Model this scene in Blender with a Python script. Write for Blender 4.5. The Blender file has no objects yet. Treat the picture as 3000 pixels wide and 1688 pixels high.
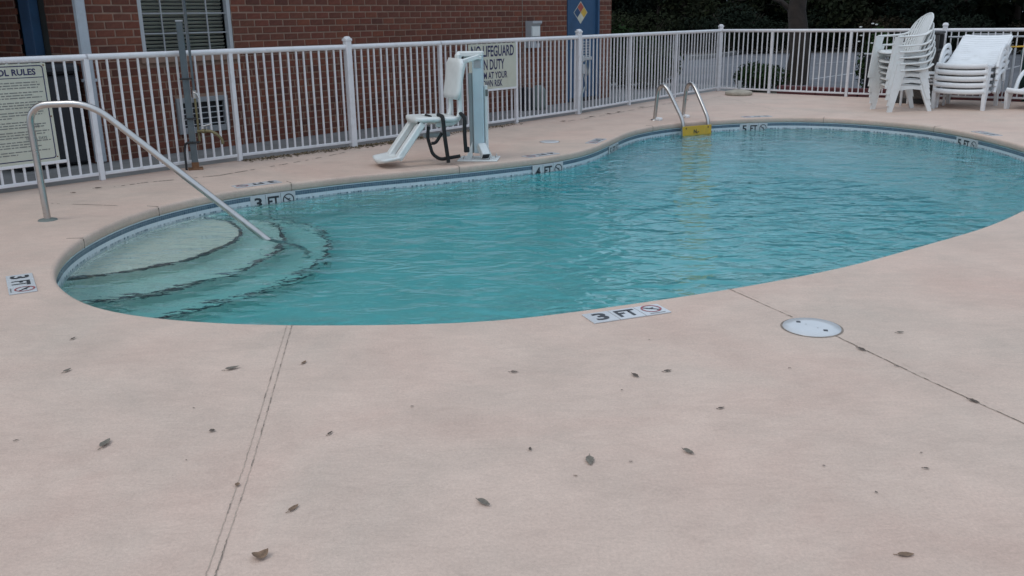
import bpy, bmesh, math, random
from mathutils import Vector, Matrix

SC = bpy.context.scene
COL = SC.collection
PI = math.pi
rnd = random.Random(7)

# ------------------------------------------------------------------ camera
FPX, PITCH, ROLL, CAMH = 2638.06, 0.29187, -0.0140, 1.5008
_f = Vector((0, math.cos(PITCH), -math.sin(PITCH)))
_r0 = Vector((1, 0, 0)); _u0 = _r0.cross(_f)
_r = _r0 * math.cos(ROLL) + _u0 * math.sin(ROLL)
_u = -_r0 * math.sin(ROLL) + _u0 * math.cos(ROLL)
cam = bpy.data.cameras.new('camera')
cam.sensor_width = 36; cam.lens = FPX / 3000 * 36
cam.clip_start = 0.05; cam.clip_end = 2000
cam_ob = bpy.data.objects.new('camera', cam); COL.objects.link(cam_ob)
M = Matrix.Identity(4)
for i, v in enumerate((_r, _u, -_f)):
    for j in range(3): M[j][i] = v[j]
M[2][3] = CAMH
cam_ob.matrix_world = M
SC.camera = cam_ob
CAMP = Vector((0, 0, CAMH))

# ------------------------------------------------------------------ sky, sun, exposure (overcast)
SUN_EL, SUN_AZ = math.radians(58), math.radians(-150)
w = bpy.data.worlds.new('World'); SC.world = w; w.use_nodes = True
nt = w.node_tree; bgn = nt.nodes['Background']
sky = nt.nodes.new('ShaderNodeTexSky'); sky.sky_type = 'NISHITA'; sky.sun_disc = False
sky.sun_elevation = SUN_EL; sky.sun_rotation = -SUN_AZ + PI / 2
sky.air_density = 1.6; sky.dust_density = 6.0; sky.ozone_density = 1.0
hs = nt.nodes.new('ShaderNodeHueSaturation'); hs.inputs['Saturation'].default_value = 0.22
nt.links.new(sky.outputs[0], hs.inputs['Color'])
mxs = nt.nodes.new('ShaderNodeMix'); mxs.data_type = 'RGBA'; mxs.inputs[0].default_value = .82     # even cloud cover
mxs.inputs[7].default_value = (7.6, 9.3, 11.5, 1)
nt.links.new(hs.outputs[0], mxs.inputs[6]); nt.links.new(mxs.outputs[2], bgn.inputs[0])
bgn.inputs[1].default_value = 0.085
sl = bpy.data.lights.new('sun', 'SUN'); sl.energy = 0.5; sl.angle = math.radians(25); sl.color = (1, .965, .92)
so = bpy.data.objects.new('sun', sl); COL.objects.link(so)
sd = Vector((math.cos(SUN_EL) * math.cos(SUN_AZ), math.cos(SUN_EL) * math.sin(SUN_AZ), math.sin(SUN_EL)))
so.rotation_euler = sd.to_track_quat('Z', 'Y').to_euler(); so.location = (0, 0, 30)
SC.view_settings.view_transform = 'Standard'; SC.view_settings.look = 'None'
SC.view_settings.gamma = 1; SC.view_settings.exposure = 0.22
try: SC.view_settings.use_curve_mapping = False
except Exception: pass

# ------------------------------------------------------------------ pixel -> place helpers
WATER_Z = -0.172
def ray(px, py): return (_f + _r * ((px - 1500) / FPX) - _u * ((py - 844) / FPX)).normalized()
def gp(px, py, z=0.0):
    d = ray(px, py); return CAMP + d * ((z - CAMH) / d.z)
def g2(px, py, z=0.0):
    p = gp(px, py, z); return Vector((p.x, p.y))
def wp(px, py, z):           # a point under water: refract at the surface
    d = ray(px, py); p = CAMP + d * ((WATER_Z - CAMH) / d.z)
    n = Vector((0, 0, 1)); e = 1 / 1.333; c = -d.dot(n); k = 1 - e * e * (1 - c * c)
    t = d * e + n * (e * c - math.sqrt(k))
    return p + t * ((z - WATER_Z) / t.z)
AU = Vector((.6526, .7577)); AN = Vector((-.7577, .6526)); OO = Vector((-1.922, 11.117))
ANG = math.atan2(AU.y, AU.x)
def uv2w(u, v): return OO + AU * u + AN * v

# ------------------------------------------------------------------ object helpers
def tag(o, label=None, cat=None, group=None, kind=None):
    if label: o['label'] = label
    if cat: o['category'] = cat
    if group: o['group'] = group
    if kind: o['kind'] = kind
    return o
def link(name, me, mat=None, parent=None):
    o = bpy.data.objects.new(name, me); COL.objects.link(o)
    if mat is not None and me is not None:
        if len(me.materials) == 0: me.materials.append(mat)
    if parent is not None: o.parent = parent
    return o
def thing(name, label, cat, loc=(0, 0, 0), rz=0, group=None):
    o = bpy.data.objects.new(name, None); COL.objects.link(o)
    o.empty_display_size = .1
    o.location = loc; o.rotation_euler = (0, 0, rz)
    return tag(o, label, cat, group)
class MB:
    def __init__(s): s.v = []; s.f = []; s.m = []; s.sm = []; s.cur = 0; s.col = []; s.ccur = (1, 1, 1, 1)
    def add(s, vs, fs, smooth=False):
        b = len(s.v); s.v += [tuple(x) for x in vs]
        for f in fs:
            s.f.append(tuple(b + i for i in f)); s.m.append(s.cur); s.sm.append(smooth); s.col.append(s.ccur)
        return s
    def box(s, c, d, rot=None, bev=0.0, taper=None):
        x, y, z = d[0] / 2, d[1] / 2, d[2] / 2
        c = Vector(c); R = rot or Matrix.Identity(3)
        if bev > 0:
            b = min(bev, x * .9, y * .9, z * .9); vs = []; idx = {}
            for sx in (-1, 1):
                for sy in (-1, 1):
                    for sz in (-1, 1):
                        for ax in range(3):
                            p = Vector((sx * (x - (0 if ax == 0 else b)), sy * (y - (0 if ax == 1 else b)), sz * (z - (0 if ax == 2 else b))))
                            idx[(sx, sy, sz, ax)] = len(vs); vs.append(c + R @ p)
            fs = []
            for sg in (-1, 1):
                fs.append([idx[(sg, a, b2, 0)] for a, b2 in ((-1, -1), (1, -1), (1, 1), (-1, 1))][::sg])
                fs.append([idx[(a, sg, b2, 1)] for a, b2 in ((-1, -1), (-1, 1), (1, 1), (1, -1))][::sg])
                fs.append([idx[(a, b2, sg, 2)] for a, b2 in ((-1, -1), (1, -1), (1, 1), (-1, 1))][::sg])
            for s1 in (-1, 1):
                for s2 in (-1, 1):
                    fs.append([idx[(s1, s2, -1, 0)], idx[(s1, s2, 1, 0)], idx[(s1, s2, 1, 1)], idx[(s1, s2, -1, 1)]])
                    fs.append([idx[(s1, -1, s2, 0)], idx[(s1, 1, s2, 0)], idx[(s1, 1, s2, 2)], idx[(s1, -1, s2, 2)]])
                    fs.append([idx[(-1, s1, s2, 1)], idx[(1, s1, s2, 1)], idx[(1, s1, s2, 2)], idx[(-1, s1, s2, 2)]])
                    for s3 in (-1, 1):
                        fs.append([idx[(s1, s2, s3, k)] for k in range(3)])
            return s.add(vs, fs)
        vs = [c + R @ Vector((sx * x, sy * y, sz * z)) for sx in (-1, 1) for sy in (-1, 1) for sz in (-1, 1)]
        return s.add(vs, [(0, 1, 3, 2), (4, 6, 7, 5), (0, 4, 5, 1), (2, 3, 7, 6), (0, 2, 6, 4), (1, 5, 7, 3)])
    def tube(s, pts, r, n=10, caps=True, smooth=True, sx=1.0, sy=1.0, closed=False):
        pts = [Vector(p) for p in pts]; L = len(pts); rs = r if isinstance(r, (list, tuple)) else [r] * L
        ring = []; prev = None
        for i, p in enumerate(pts):
            if closed: t = pts[(i + 1) % L] - pts[i - 1]
            elif i == 0: t = pts[1] - p
            elif i == L - 1: t = p - pts[i - 1]
            else: t = (pts[i + 1] - p).normalized() + (p - pts[i - 1]).normalized()
            t.normalize()
            if prev is None:
                up = Vector((0, 0, 1)) if abs(t.z) < .95 else Vector((1, 0, 0))
                a = t.cross(up).normalized()
            else:
                a = (prev - t * prev.dot(t)).normalized()
            prev = a; b = a.cross(t).normalized()
            ring.append([p + (a * math.cos(k * 2 * PI / n) * sx + b * math.sin(k * 2 * PI / n) * sy) * rs[i] for k in range(n)])
        vs = [q for rg in ring for q in rg]; fs = []
        for i in range(L - (0 if closed else 1)):
            j = (i + 1) % L
            for k in range(n):
                fs.append((i * n + k, i * n + (k + 1) % n, j * n + (k + 1) % n, j * n + k))
        s.add(vs, fs, smooth)
        if caps and not closed:
            s.add(ring[0], [tuple(range(n))]); s.add(ring[-1], [tuple(range(n - 1, -1, -1))])
        return s
    def prism(s, poly, z0, z1, smooth=False):
        n = len(poly)
        vs = [(p[0], p[1], z0) for p in poly] + [(p[0], p[1], z1) for p in poly]
        fs = [(i, (i + 1) % n, n + (i + 1) % n, n + i) for i in range(n)]
        s.add(vs, fs, smooth); s.add(vs[:n], [tuple(range(n - 1, -1, -1))]); s.add(vs[n:], [tuple(range(n))])
        return s
    def extr(s, poly, axis, a, b):     # polygon in the two other axes, extruded along axis (0=x,1=y)
        n = len(poly)
        def P(q, t): return (t, q[0], q[1]) if axis == 0 else (q[0], t, q[1])
        vs = [P(q, a) for q in poly] + [P(q, b) for q in poly]
        fs = [(i, (i + 1) % n, n + (i + 1) % n, n + i) for i in range(n)] + [tuple(range(n - 1, -1, -1)), tuple(range(n, 2 * n))]
        return s.add(vs, fs)
    def lathe(s, prof, n=20, c=(0, 0, 0), smooth=True):
        vs = []; c = Vector(c)
        for (r, z) in prof:
            vs += [c + Vector((r * math.cos(2 * PI * k / n), r * math.sin(2 * PI * k / n), z)) for k in range(n)]
        fs = []
        for i in range(len(prof) - 1):
            for k in range(n):
                fs.append((i * n + k, i * n + (k + 1) % n, (i + 1) * n + (k + 1) % n, (i + 1) * n + k))
        return s.add(vs, fs, smooth)
    def mesh(s, name, mats=()):
        me = bpy.data.meshes.new(name); me.from_pydata(s.v, [], s.f)
        for m in mats: me.materials.append(m)
        me.polygons.foreach_set('material_index', s.m); me.polygons.foreach_set('use_smooth', s.sm)
        if any(c != (1, 1, 1, 1) for c in s.col):
            at = me.color_attributes.new('tint', 'FLOAT_COLOR', 'CORNER')
            data = []
            for f, c in zip(s.f, s.col): data += list(c) * len(f)
            at.data.foreach_set('color', data)
        me.update(); 
        bm = bmesh.new(); bm.from_mesh(me); bmesh.ops.recalc_face_normals(bm, faces=bm.faces); bm.to_mesh(me); bm.free()
        return me
    def build(s, name, mats, parent=None):
        if not isinstance(mats, (list, tuple)): mats = [mats]
        return link(name, s.mesh(name, mats), None, parent)
def rotz(a): return Matrix.Rotation(a, 3, 'Z')
def copy_tree(o, parent=None):
    c = o.copy(); COL.objects.link(c)
    if parent is not None: c.parent = parent
    for ch in [x for x in ALLKIDS(o)]: copy_tree(ch, c)
    return c
def ALLKIDS(o): return list(o.children)
def catmull(pts, per, closed=False):
    out = []; n = len(pts)
    rng = range(n if closed else n - 1)
    for i in rng:
        if closed: p0, p1, p2, p3 = pts[i - 1], pts[i], pts[(i + 1) % n], pts[(i + 2) % n]
        else: p0, p1, p2, p3 = pts[max(i - 1, 0)], pts[i], pts[i + 1], pts[min(i + 2, n - 1)]
        for k in range(per):
            t = k / per
            out.append(.5 * ((2 * p1) + (p2 - p0) * t + (2 * p0 - 5 * p1 + 4 * p2 - p3) * t * t + (-p0 + 3 * p1 - 3 * p2 + p3) * t ** 3))
    if not closed: out.append(pts[-1].copy())
    return out
def resample(pts, n, closed=True):
    P = list(pts) + ([pts[0]] if closed else [])
    d = [0]
    for i in range(len(P) - 1): d.append(d[-1] + (P[i + 1] - P[i]).length)
    out = []; j = 0
    for k in range(n):
        s_ = d[-1] * k / (n if closed else n - 1)
        while j < len(P) - 2 and d[j + 1] < s_: j += 1
        t = (s_ - d[j]) / max(d[j + 1] - d[j], 1e-9); out.append(P[j].lerp(P[j + 1], min(t, 1)))
    return out
_tc = {}
def text_mesh(s, size=1.0, bold=0.0, sx=1.0, center=False, ext=0.0):
    cu = bpy.data.curves.new('t', 'FONT'); cu.body = s; cu.size = size; cu.offset = bold; cu.extrude = ext
    cu.resolution_u = 3
    if center: cu.align_x = 'CENTER'
    o = bpy.data.objects.new('t', cu); COL.objects.link(o)
    dg = bpy.context.evaluated_depsgraph_get(); dg.update()
    me = bpy.data.meshes.new_from_object(o.evaluated_get(dg))
    bpy.data.objects.remove(o); bpy.data.curves.remove(cu)
    me.materials.clear()
    if sx != 1.0: me.transform(Matrix.Diagonal((sx, 1, 1, 1)))
    return me

# ------------------------------------------------------------------ materials
MAT = {}
def nd(t, ty, **k):
    n = t.nodes.new(ty)
    for a, b in k.items():
        if a in n.inputs: n.inputs[a].default_value = b
        else: setattr(n, a, b)
    return n
def mat(name, col, rough=.6, metal=0.0, spec=.5, var=0.0, vscale=8.0, bump=0.0, bscale=60.0, tint=False, dirt=None, coord='Object', bdist=.01, rvar=0.0):
    m = bpy.data.materials.new(name); m.use_nodes = True; t = m.node_tree; b = t.nodes['Principled BSDF']
    b.inputs['Roughness'].default_value = rough; b.inputs['Metallic'].default_value = metal
    b.inputs['Specular IOR Level'].default_value = spec
    b.inputs['Base Color'].default_value = (*col, 1)
    src = None
    tc = t.nodes.new('ShaderNodeTexCoord')
    if var > 0:
        n = nd(t, 'ShaderNodeTexNoise', Scale=vscale, Detail=6.0, Roughness=.6); t.links.new(tc.outputs[coord], n.inputs['Vector'])
        mr = nd(t, 'ShaderNodeMapRange'); mr.inputs[1].default_value = .3; mr.inputs[2].default_value = .7
        mr.inputs[3].default_value = 1 - var; mr.inputs[4].default_value = 1 + var
        t.links.new(n.outputs['Fac'], mr.inputs[0])
        mx = nd(t, 'ShaderNodeVectorMath', operation='SCALE'); mx.inputs[0].default_value = col
        t.links.new(mr.outputs[0], mx.inputs['Scale']); src = mx.outputs[0]
    if tint:
        at = nd(t, 'ShaderNodeVertexColor', layer_name='tint'); mu = nd(t, 'ShaderNodeMix', data_type='RGBA', blend_type='MULTIPLY'); mu.inputs[0].default_value = 1
        if src: t.links.new(src, mu.inputs[6])
        else: mu.inputs[6].default_value = (*col, 1)
        t.links.new(at.outputs[0], mu.inputs[7]); src = mu.outputs[2]
    if dirt:
        dc, amt, ds = dirt
        n2 = nd(t, 'ShaderNodeTexNoise', Scale=ds, Detail=8.0, Roughness=.65); t.links.new(tc.outputs[coord], n2.inputs['Vector'])
        m2 = nd(t, 'ShaderNodeMapRange'); m2.inputs[1].default_value = .5; m2.inputs[2].default_value = .75; m2.inputs[4].default_value = amt
        t.links.new(n2.outputs['Fac'], m2.inputs[0])
        mu = nd(t, 'ShaderNodeMix', data_type='RGBA'); t.links.new(m2.outputs[0], mu.inputs[0])
        if src: t.links.new(src, mu.inputs[6])
        else: mu.inputs[6].default_value = (*col, 1)
        mu.inputs[7].default_value = (*dc, 1); src = mu.outputs[2]
    if src: t.links.new(src, b.inputs['Base Color'])
    if rvar > 0:
        n4 = nd(t, 'ShaderNodeTexNoise', Scale=vscale * 1.7, Detail=4.0); t.links.new(tc.outputs[coord], n4.inputs['Vector'])
        m4 = nd(t, 'ShaderNodeMapRange'); m4.inputs[3].default_value = max(rough - rvar, .02); m4.inputs[4].default_value = rough + rvar
        t.links.new(n4.outputs['Fac'], m4.inputs[0]); t.links.new(m4.outputs[0], b.inputs['Roughness'])
    if bump > 0:
        n3 = nd(t, 'ShaderNodeTexNoise', Scale=bscale, Detail=5.0); t.links.new(tc.outputs[coord], n3.inputs['Vector'])
        bp = nd(t, 'ShaderNodeBump', Strength=bump, Distance=bdist); t.links.new(n3.outputs['Fac'], bp.inputs['Height'])
        t.links.new(bp.outputs[0], b.inputs['Normal'])
    MAT[name] = m
    return m
mat('white_paint', (.68, .665, .67), .42, var=.06, vscale=3, dirt=((.35, .31, .26), .35, 9), bump=.06, bscale=90)
mat('plastic', (.72, .72, .72), .38, var=.05, vscale=4, dirt=((.42, .40, .36), .28, 7))
mat('plastic_old', (.68, .68, .66), .45, var=.06, vscale=4, dirt=((.36, .34, .29), .4, 8))
mat('lift_white', (.71, .72, .69), .4, var=.04, vscale=4, dirt=((.4, .4, .37), .25, 9))
mat('lift_blue', (.50, .60, .63), .35, var=.04, vscale=4, dirt=((.35, .37, .36), .25, 7))
mat('lift_grey', (.30, .33, .33), .45, var=.08, vscale=6)
mat('steel', (.50, .48, .46), .30, metal=1.0, var=.06, vscale=14, rvar=.08)
mat('galv', (.10, .12, .13), .5, metal=.35, var=.15, vscale=8, dirt=((.16, .13, .10), .5, 6))
mat('rust', (.16, .075, .035), .85, var=.35, vscale=18, bump=.4, bscale=70)
mat('brass', (.18, .15, .08), .5, metal=.6, var=.25, vscale=20)
mat('black', (.012, .012, .013), .55, var=.2, vscale=10)
mat('black_matte', (.014, .014, .018), .6, var=.25, vscale=5, bump=.15, bscale=30)
mat('strap', (.012, .012, .012), .8, bump=.3, bscale=220)
mat('mortar', (.235, .148, .108), .92, var=.18, vscale=9, bump=.4, bscale=140)
mat('brick', (.130, .041, .024), .85, var=.25, vscale=16, bump=.55, bscale=110, tint=True, coord='Object', dirt=((.09, .045, .035), .3, 22))
mat('blue_paint', (.034, .085, .165), .42, var=.10, vscale=3, dirt=((.02, .03, .05), .35, 5))
mat('frame_grey', (.38, .39, .40), .5, var=.06, vscale=5)
mat('hvac_grey', (.22, .225, .23), .5, var=.1, vscale=5)
mat('window_grey', (.29, .295, .30), .5, var=.08, vscale=5)
mat('downspout', (.40, .43, .46), .45, var=.07, vscale=4, dirt=((.25, .25, .25), .4, 6))
mat('blind', (.40, .39, .32), .6, var=.12, vscale=5)
mat('dark', (.012, .013, .015), .7)
mat('olive_dark', (.022, .022, .016), .6, var=.2, vscale=4)
mat('concrete', (.20, .195, .19), .9, var=.16, vscale=3, bump=.3, bscale=90, dirt=((.10, .095, .09), .5, 2.2))
mat('joint', (.22, .178, .145), .95, var=.4, vscale=20)
mat('asphalt', (.100, .102, .113), .9, var=.2, vscale=1.6, bump=.4, bscale=80, dirt=((.065, .065, .072), .6, .5))
mat('soil', (.055, .045, .034), .95, var=.4, vscale=1.2, bump=.6, bscale=20, dirt=((.04, .05, .025), .6, .8))
mat('line_paint', (.34, .34, .35), .8, var=.25, vscale=6, dirt=((.12, .12, .12), .6, 5))
mat('red_paint', (.11, .022, .022), .7, var=.25, vscale=6, dirt=((.06, .04, .04), .6, 4))
mat('sign_white', (.50, .50, .41), .5, var=.06, vscale=3, dirt=((.40, .37, .26), .5, 5))
mat('sign_blue', (.020, .018, .075), .5)
mat('print_grey', (.17, .17, .16), .6)
mat('tile_white', (.53, .535, .54), .25, var=.05, vscale=12, dirt=((.5, .5, .48), .3, 14))
mat('ink', (.028, .03, .036), .45)
mat('ink_red', (.30, .055, .065), .45)
mat('yellow', (.62, .36, .035), .45, var=.1, vscale=6, dirt=((.35, .22, .05), .4, 9))
mat('leaf_brown', (.20, .125, .078), .8, var=.35, vscale=40, bump=.4, bscale=120)
mat('leaf_grey', (.17, .145, .115), .8, var=.3, vscale=40, bump=.4, bscale=120)
mat('leaf_dark', (.105, .08, .062), .85, var=.3, vscale=40)
mat('bark', (.028, .020, .016), .95, var=.35, vscale=7, bump=.8, bscale=14)
mat('twig', (.05, .038, .030), .95, var=.3, vscale=9)
def leafmat(name, col):
    m = mat(name, col, .95, tint=True, spec=.05); b = m.node_tree.nodes['Principled BSDF']
    b.inputs['Subsurface Weight'].default_value = 0
    return m
leafmat('foliage', (.017, .021, .012)); leafmat('foliage_pine', (.011, .016, .012)); leafmat('foliage_brown', (.022, .018, .013)); leafmat('foliage_bush', (.022, .042, .016))
mat('aggregate', (.17, .155, .145), .9, var=.55, vscale=90, bump=.8, bscale=120)
mat('dark_brown', (.035, .032, .031), .6, var=.2, vscale=6)
mat('grey_green', (.14, .16, .145), .6, var=.15, vscale=6, dirt=((.08, .085, .07), .5, 8))
mat('bin_green', (.02, .07, .055), .5, var=.15, vscale=5)
mat('base_stone', (.40, .35, .28), .9, var=.2, vscale=9, bump=.4, bscale=80)
mat('roof', (.05, .045, .045), .9, var=.2, vscale=5)
mat('white_flower', (.75, .75, .72), .6)
mat('litter', (.11, .085, .05), .9, tint=True)

# glass pane (dark reflective)
m = bpy.data.materials.new('glass'); m.use_nodes = True; b = m.node_tree.nodes['Principled BSDF']
b.inputs['Base Color'].default_value = (.9, .93, .93, 1); b.inputs['Roughness'].default_value = .02
b.inputs['Transmission Weight'].default_value = 1; b.inputs['IOR'].default_value = 1.1; MAT['glass'] = m

# deck: coated concrete, pink and grey blotches, trowel streaks, fine grit
m = bpy.data.materials.new('deck'); m.use_nodes = True; t = m.node_tree; b = t.nodes['Principled BSDF']; MAT['deck'] = m
tc = t.nodes.new('ShaderNodeTexCoord'); L = t.links.new
n1 = nd(t, 'ShaderNodeTexNoise', Scale=.75, Detail=7.0, Roughness=.62, Distortion=.6); L(tc.outputs['Object'], n1.inputs['Vector'])
r1 = nd(t, 'ShaderNodeValToRGB'); L(n1.outputs['Fac'], r1.inputs[0])
e = r1.color_ramp.elements; e[0].position = .30; e[0].color = (.583, .414, .334, 1); e[1].position = .70; e[1].color = (.540, .428, .350, 1)
x = e.new(.5); x.color = (.600, .452, .367, 1)
mp = nd(t, 'ShaderNodeMapping'); mp.inputs['Rotation'].default_value = (0, 0, .35); mp.inputs['Scale'].default_value = (1, 2.4, 1); L(tc.outputs['Object'], mp.inputs['Vector'])
n2 = nd(t, 'ShaderNodeTexNoise', Scale=6.5, Detail=10.0, Roughness=.75, Distortion=1.2); L(mp.outputs[0], n2.inputs['Vector'])
mr2 = nd(t, 'ShaderNodeMapRange'); mr2.inputs[1].default_value = .28; mr2.inputs[2].default_value = .72; mr2.inputs[3].default_value = .90; mr2.inputs[4].default_value = 1.07; L(n2.outputs['Fac'], mr2.inputs[0])
n3 = nd(t, 'ShaderNodeTexNoise', Scale=2.1, Detail=5.0, Roughness=.6); L(tc.outputs['Object'], n3.inputs['Vector'])
mr3 = nd(t, 'ShaderNodeMapRange'); mr3.inputs[1].default_value = .35; mr3.inputs[2].default_value = .75; mr3.inputs[3].default_value = 1.04; mr3.inputs[4].default_value = .89; L(n3.outputs['Fac'], mr3.inputs[0])
n5 = nd(t, 'ShaderNodeTexNoise', Scale=85.0, Detail=6.0, Roughness=.8); L(tc.outputs['Object'], n5.inputs['Vector'])
mr5 = nd(t, 'ShaderNodeMapRange'); mr5.inputs[1].default_value = .3; mr5.inputs[2].default_value = .7; mr5.inputs[3].default_value = .85; mr5.inputs[4].default_value = 1.11; L(n5.outputs['Fac'], mr5.inputs[0])
ma = nd(t, 'ShaderNodeMath', operation='MULTIPLY'); L(mr2.outputs[0], ma.inputs[0]); L(mr3.outputs[0], ma.inputs[1])
mb = nd(t, 'ShaderNodeMath', operation='MULTIPLY'); L(ma.outputs[0], mb.inputs[0]); L(mr5.outputs[0], mb.inputs[1])
sc_ = nd(t, 'ShaderNodeVectorMath', operation='SCALE'); L(r1.outputs[0], sc_.inputs[0]); L(mb.outputs[0], sc_.inputs['Scale'])
# small stains with a shape of their own
vo = nd(t, 'ShaderNodeTexNoise', Scale=1.35, Detail=10.0, Roughness=.75, Distortion=1.5); L(tc.outputs['Object'], vo.inputs['Vector'])
mv = nd(t, 'ShaderNodeMapRange'); mv.inputs[1].default_value = .60; mv.inputs[2].default_value = .74; mv.inputs[4].default_value = .28; L(vo.outputs['Fac'], mv.inputs[0])
mx = nd(t, 'ShaderNodeMix', data_type='RGBA'); L(mv.outputs[0], mx.inputs[0]); L(sc_.outputs[0], mx.inputs[6]); mx.inputs[7].default_value = (.39, .32, .26, 1)
L(mx.outputs[2], b.inputs['Base Color']); b.inputs['Roughness'].default_value = .78; b.inputs['Specular IOR Level'].default_value = .35
bp = nd(t, 'ShaderNodeBump', Strength=.6, Distance=.006); n6 = nd(t, 'ShaderNodeTexNoise', Scale=55.0, Detail=6.0, Roughness=.7); L(tc.outputs['Object'], n6.inputs['Vector']); L(n6.outputs['Fac'], bp.inputs['Height']); L(bp.outputs[0], b.inputs['Normal'])

# pool plaster
mat('plaster', (.90, .80, .67), .8, var=.07, vscale=1.5, dirt=((.78, .70, .56), .5, 2.5))
mat('groove', (.40, .32, .255), .95, var=.25, vscale=15)
mat('step_tile', (.085, .09, .088), .35, var=.4, vscale=45)
# waterline mosaic: colour of the tiny tiles from u = length, v = height
def mosaic(name, c1, c2, cm, bw, bh):
    m = bpy.data.materials.new(name); m.use_nodes = True; t = m.node_tree; b = t.nodes['Principled BSDF']; L = t.links.new
    uvn = t.nodes.new('ShaderNodeUVMap'); br = t.nodes.new('ShaderNodeTexBrick')
    br.inputs['Color1'].default_value = (*c1, 1); br.inputs['Color2'].default_value = (*c2, 1); br.inputs['Mortar'].default_value = (*cm, 1)
    br.inputs['Scale'].default_value = 1; br.inputs['Brick Width'].default_value = bw; br.inputs['Row Height'].default_value = bh; br.inputs['Mortar Size'].default_value = .0016; br.offset = 0
    L(uvn.outputs[0], br.inputs['Vector']); L(br.outputs[0], b.inputs['Base Color']); b.inputs['Roughness'].default_value = .25
    MAT[name] = m
mosaic('mosaic_blue', (.07, .115, .16), (.11, .16, .21), (.20, .25, .28), .024, .024)
mosaic('mosaic_white', (.62, .66, .68), (.56, .61, .64), (.45, .47, .48), .15, .15)
mosaic('mosaic_dots', (.10, .15, .18), (.62, .66, .68), (.55, .58, .6), .024, .024)

# water: clear, rippled, absorbing red
m = bpy.data.materials.new('water'); m.use_nodes = True; t = m.node_tree; L = t.links.new; MAT['water'] = m
b = t.nodes['Principled BSDF']; b.inputs['Base Color'].default_value = (1, 1, 1, 1); b.inputs['Roughness'].default_value = 0.0
b.inputs['Transmission Weight'].default_value = 1; b.inputs['IOR'].default_value = 1.333
tc = t.nodes.new('ShaderNodeTexCoord')
mp = nd(t, 'ShaderNodeMapping'); mp.inputs['Rotation'].default_value = (0, 0, .25); mp.inputs['Scale'].default_value = (1, 1.7, 1); L(tc.outputs['Object'], mp.inputs['Vector'])
na = nd(t, 'ShaderNodeTexNoise', Scale=2.7, Detail=2.5, Roughness=.5, Distortion=.4); L(mp.outputs[0], na.inputs['Vector'])
nb = nd(t, 'ShaderNodeTexNoise', Scale=7.5, Detail=2.0, Roughness=.5, Distortion=.5); L(mp.outputs[0], nb.inputs['Vector'])
nc = nd(t, 'ShaderNodeTexNoise', Scale=.32, Detail=1.0); L(tc.outputs['Object'], nc.inputs['Vector'])
# ripples run stronger towards the deep end, where the return jets are
sp = t.nodes.new('ShaderNodeSeparateXYZ'); L(tc.outputs['Object'], sp.inputs[0])
rx = nd(t, 'ShaderNodeMapRange'); rx.inputs[1].default_value = -2.2; rx.inputs[2].default_value = 2.0; rx.inputs[3].default_value = .42; rx.inputs[4].default_value = 1.0; L(sp.outputs['X'], rx.inputs[0])
m1 = nd(t, 'ShaderNodeMath', operation='MULTIPLY'); L(nb.outputs['Fac'], m1.inputs[0]); m1.inputs[1].default_value = .24
m2 = nd(t, 'ShaderNodeMath', operation='ADD'); L(na.outputs['Fac'], m2.inputs[0]); L(m1.outputs[0], m2.inputs[1])
m3 = nd(t, 'ShaderNodeMapRange'); m3.inputs[1].default_value = .3; m3.inputs[2].default_value = .7; m3.inputs[3].default_value = .6; m3.inputs[4].default_value = 1.2; L(nc.outputs['Fac'], m3.inputs[0])
m4 = nd(t, 'ShaderNodeMath', operation='MULTIPLY'); L(m2.outputs[0], m4.inputs[0]); L(m3.outputs[0], m4.inputs[1])
m5 = nd(t, 'ShaderNodeMath', operation='MULTIPLY'); L(m4.outputs[0], m5.inputs[0]); L(rx.outputs[0], m5.inputs[1])
bp = nd(t, 'ShaderNodeBump', Strength=1.0, Distance=.098); L(m5.outputs[0], bp.inputs['Height']); L(bp.outputs[0], b.inputs['Normal'])
va = t.nodes.new('ShaderNodeVolumeAbsorption'); va.inputs['Color'].default_value = (.0, .805, .895, 1); va.inputs['Density'].default_value = .76
L(va.outputs[0], t.nodes['Material Output'].inputs['Volume'])

# ================================================================== POOL OUTLINE
far_px = [(154,807),(156,795),(171,760),(201,726),(239,699),(299,667),(384,630),(457,607),(555,583),(640,566),(726,551),(854,536),(1050,513),(1195,501),(1340,488),(1485,473),(1600,460),(1671,449),(1736,432),(1779,414),(1817,396),(1861,380),(1915,369),(1980,360),(2089,352),(2198,346),(2307,343),(2415,345),(2524,350),(2633,359),(2741,371),(2850,390),(2932,409),(3000,428)]
near_px = [(3000,612),(2932,645),(2850,675),(2687,721),(2524,767),(2361,803),(2143,843),(1980,868),(1817,892),(1600,921),(1514,932),(1398,941),(1165,948),(990,949.5),(815,949.5),(640,944),(512,935.5),(384,920.5),(299,905.6),(239,884),(192,854),(166.5,833),(154,816)]
raw = [g2(*p) for p in far_px] + [Vector((5.84, 9.6)), Vector((5.55, 8.75)), Vector((4.95, 7.85))] + [g2(*p) for p in near_px]
LOOP = resample(catmull(raw, 6, True), 300)
for _ in range(10):
    LOOP = [(LOOP[i - 1] + LOOP[i] * 2 + LOOP[(i + 1) % len(LOOP)]) / 4 for i in range(len(LOOP))]
NL = len(LOOP)
area = sum(LOOP[i].x * LOOP[(i + 1) % NL].y - LOOP[(i + 1) % NL].x * LOOP[i].y for i in range(NL)) / 2
if area < 0: LOOP.reverse()
def ltan(i): return (LOOP[(i + 1) % NL] - LOOP[i - 1]).normalized()
LN = [Vector((ltan(i).y, -ltan(i).x)) for i in range(NL)]        # outward
def loff(d): return [LOOP[i] + LN[i] * d for i in range(NL)]
ARC = [0.0]
for i in range(NL): ARC.append(ARC[-1] + (LOOP[(i + 1) % NL] - LOOP[i]).length)
def nearest(p): return min(range(NL), key=lambda i: (LOOP[i] - p).length)

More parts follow.
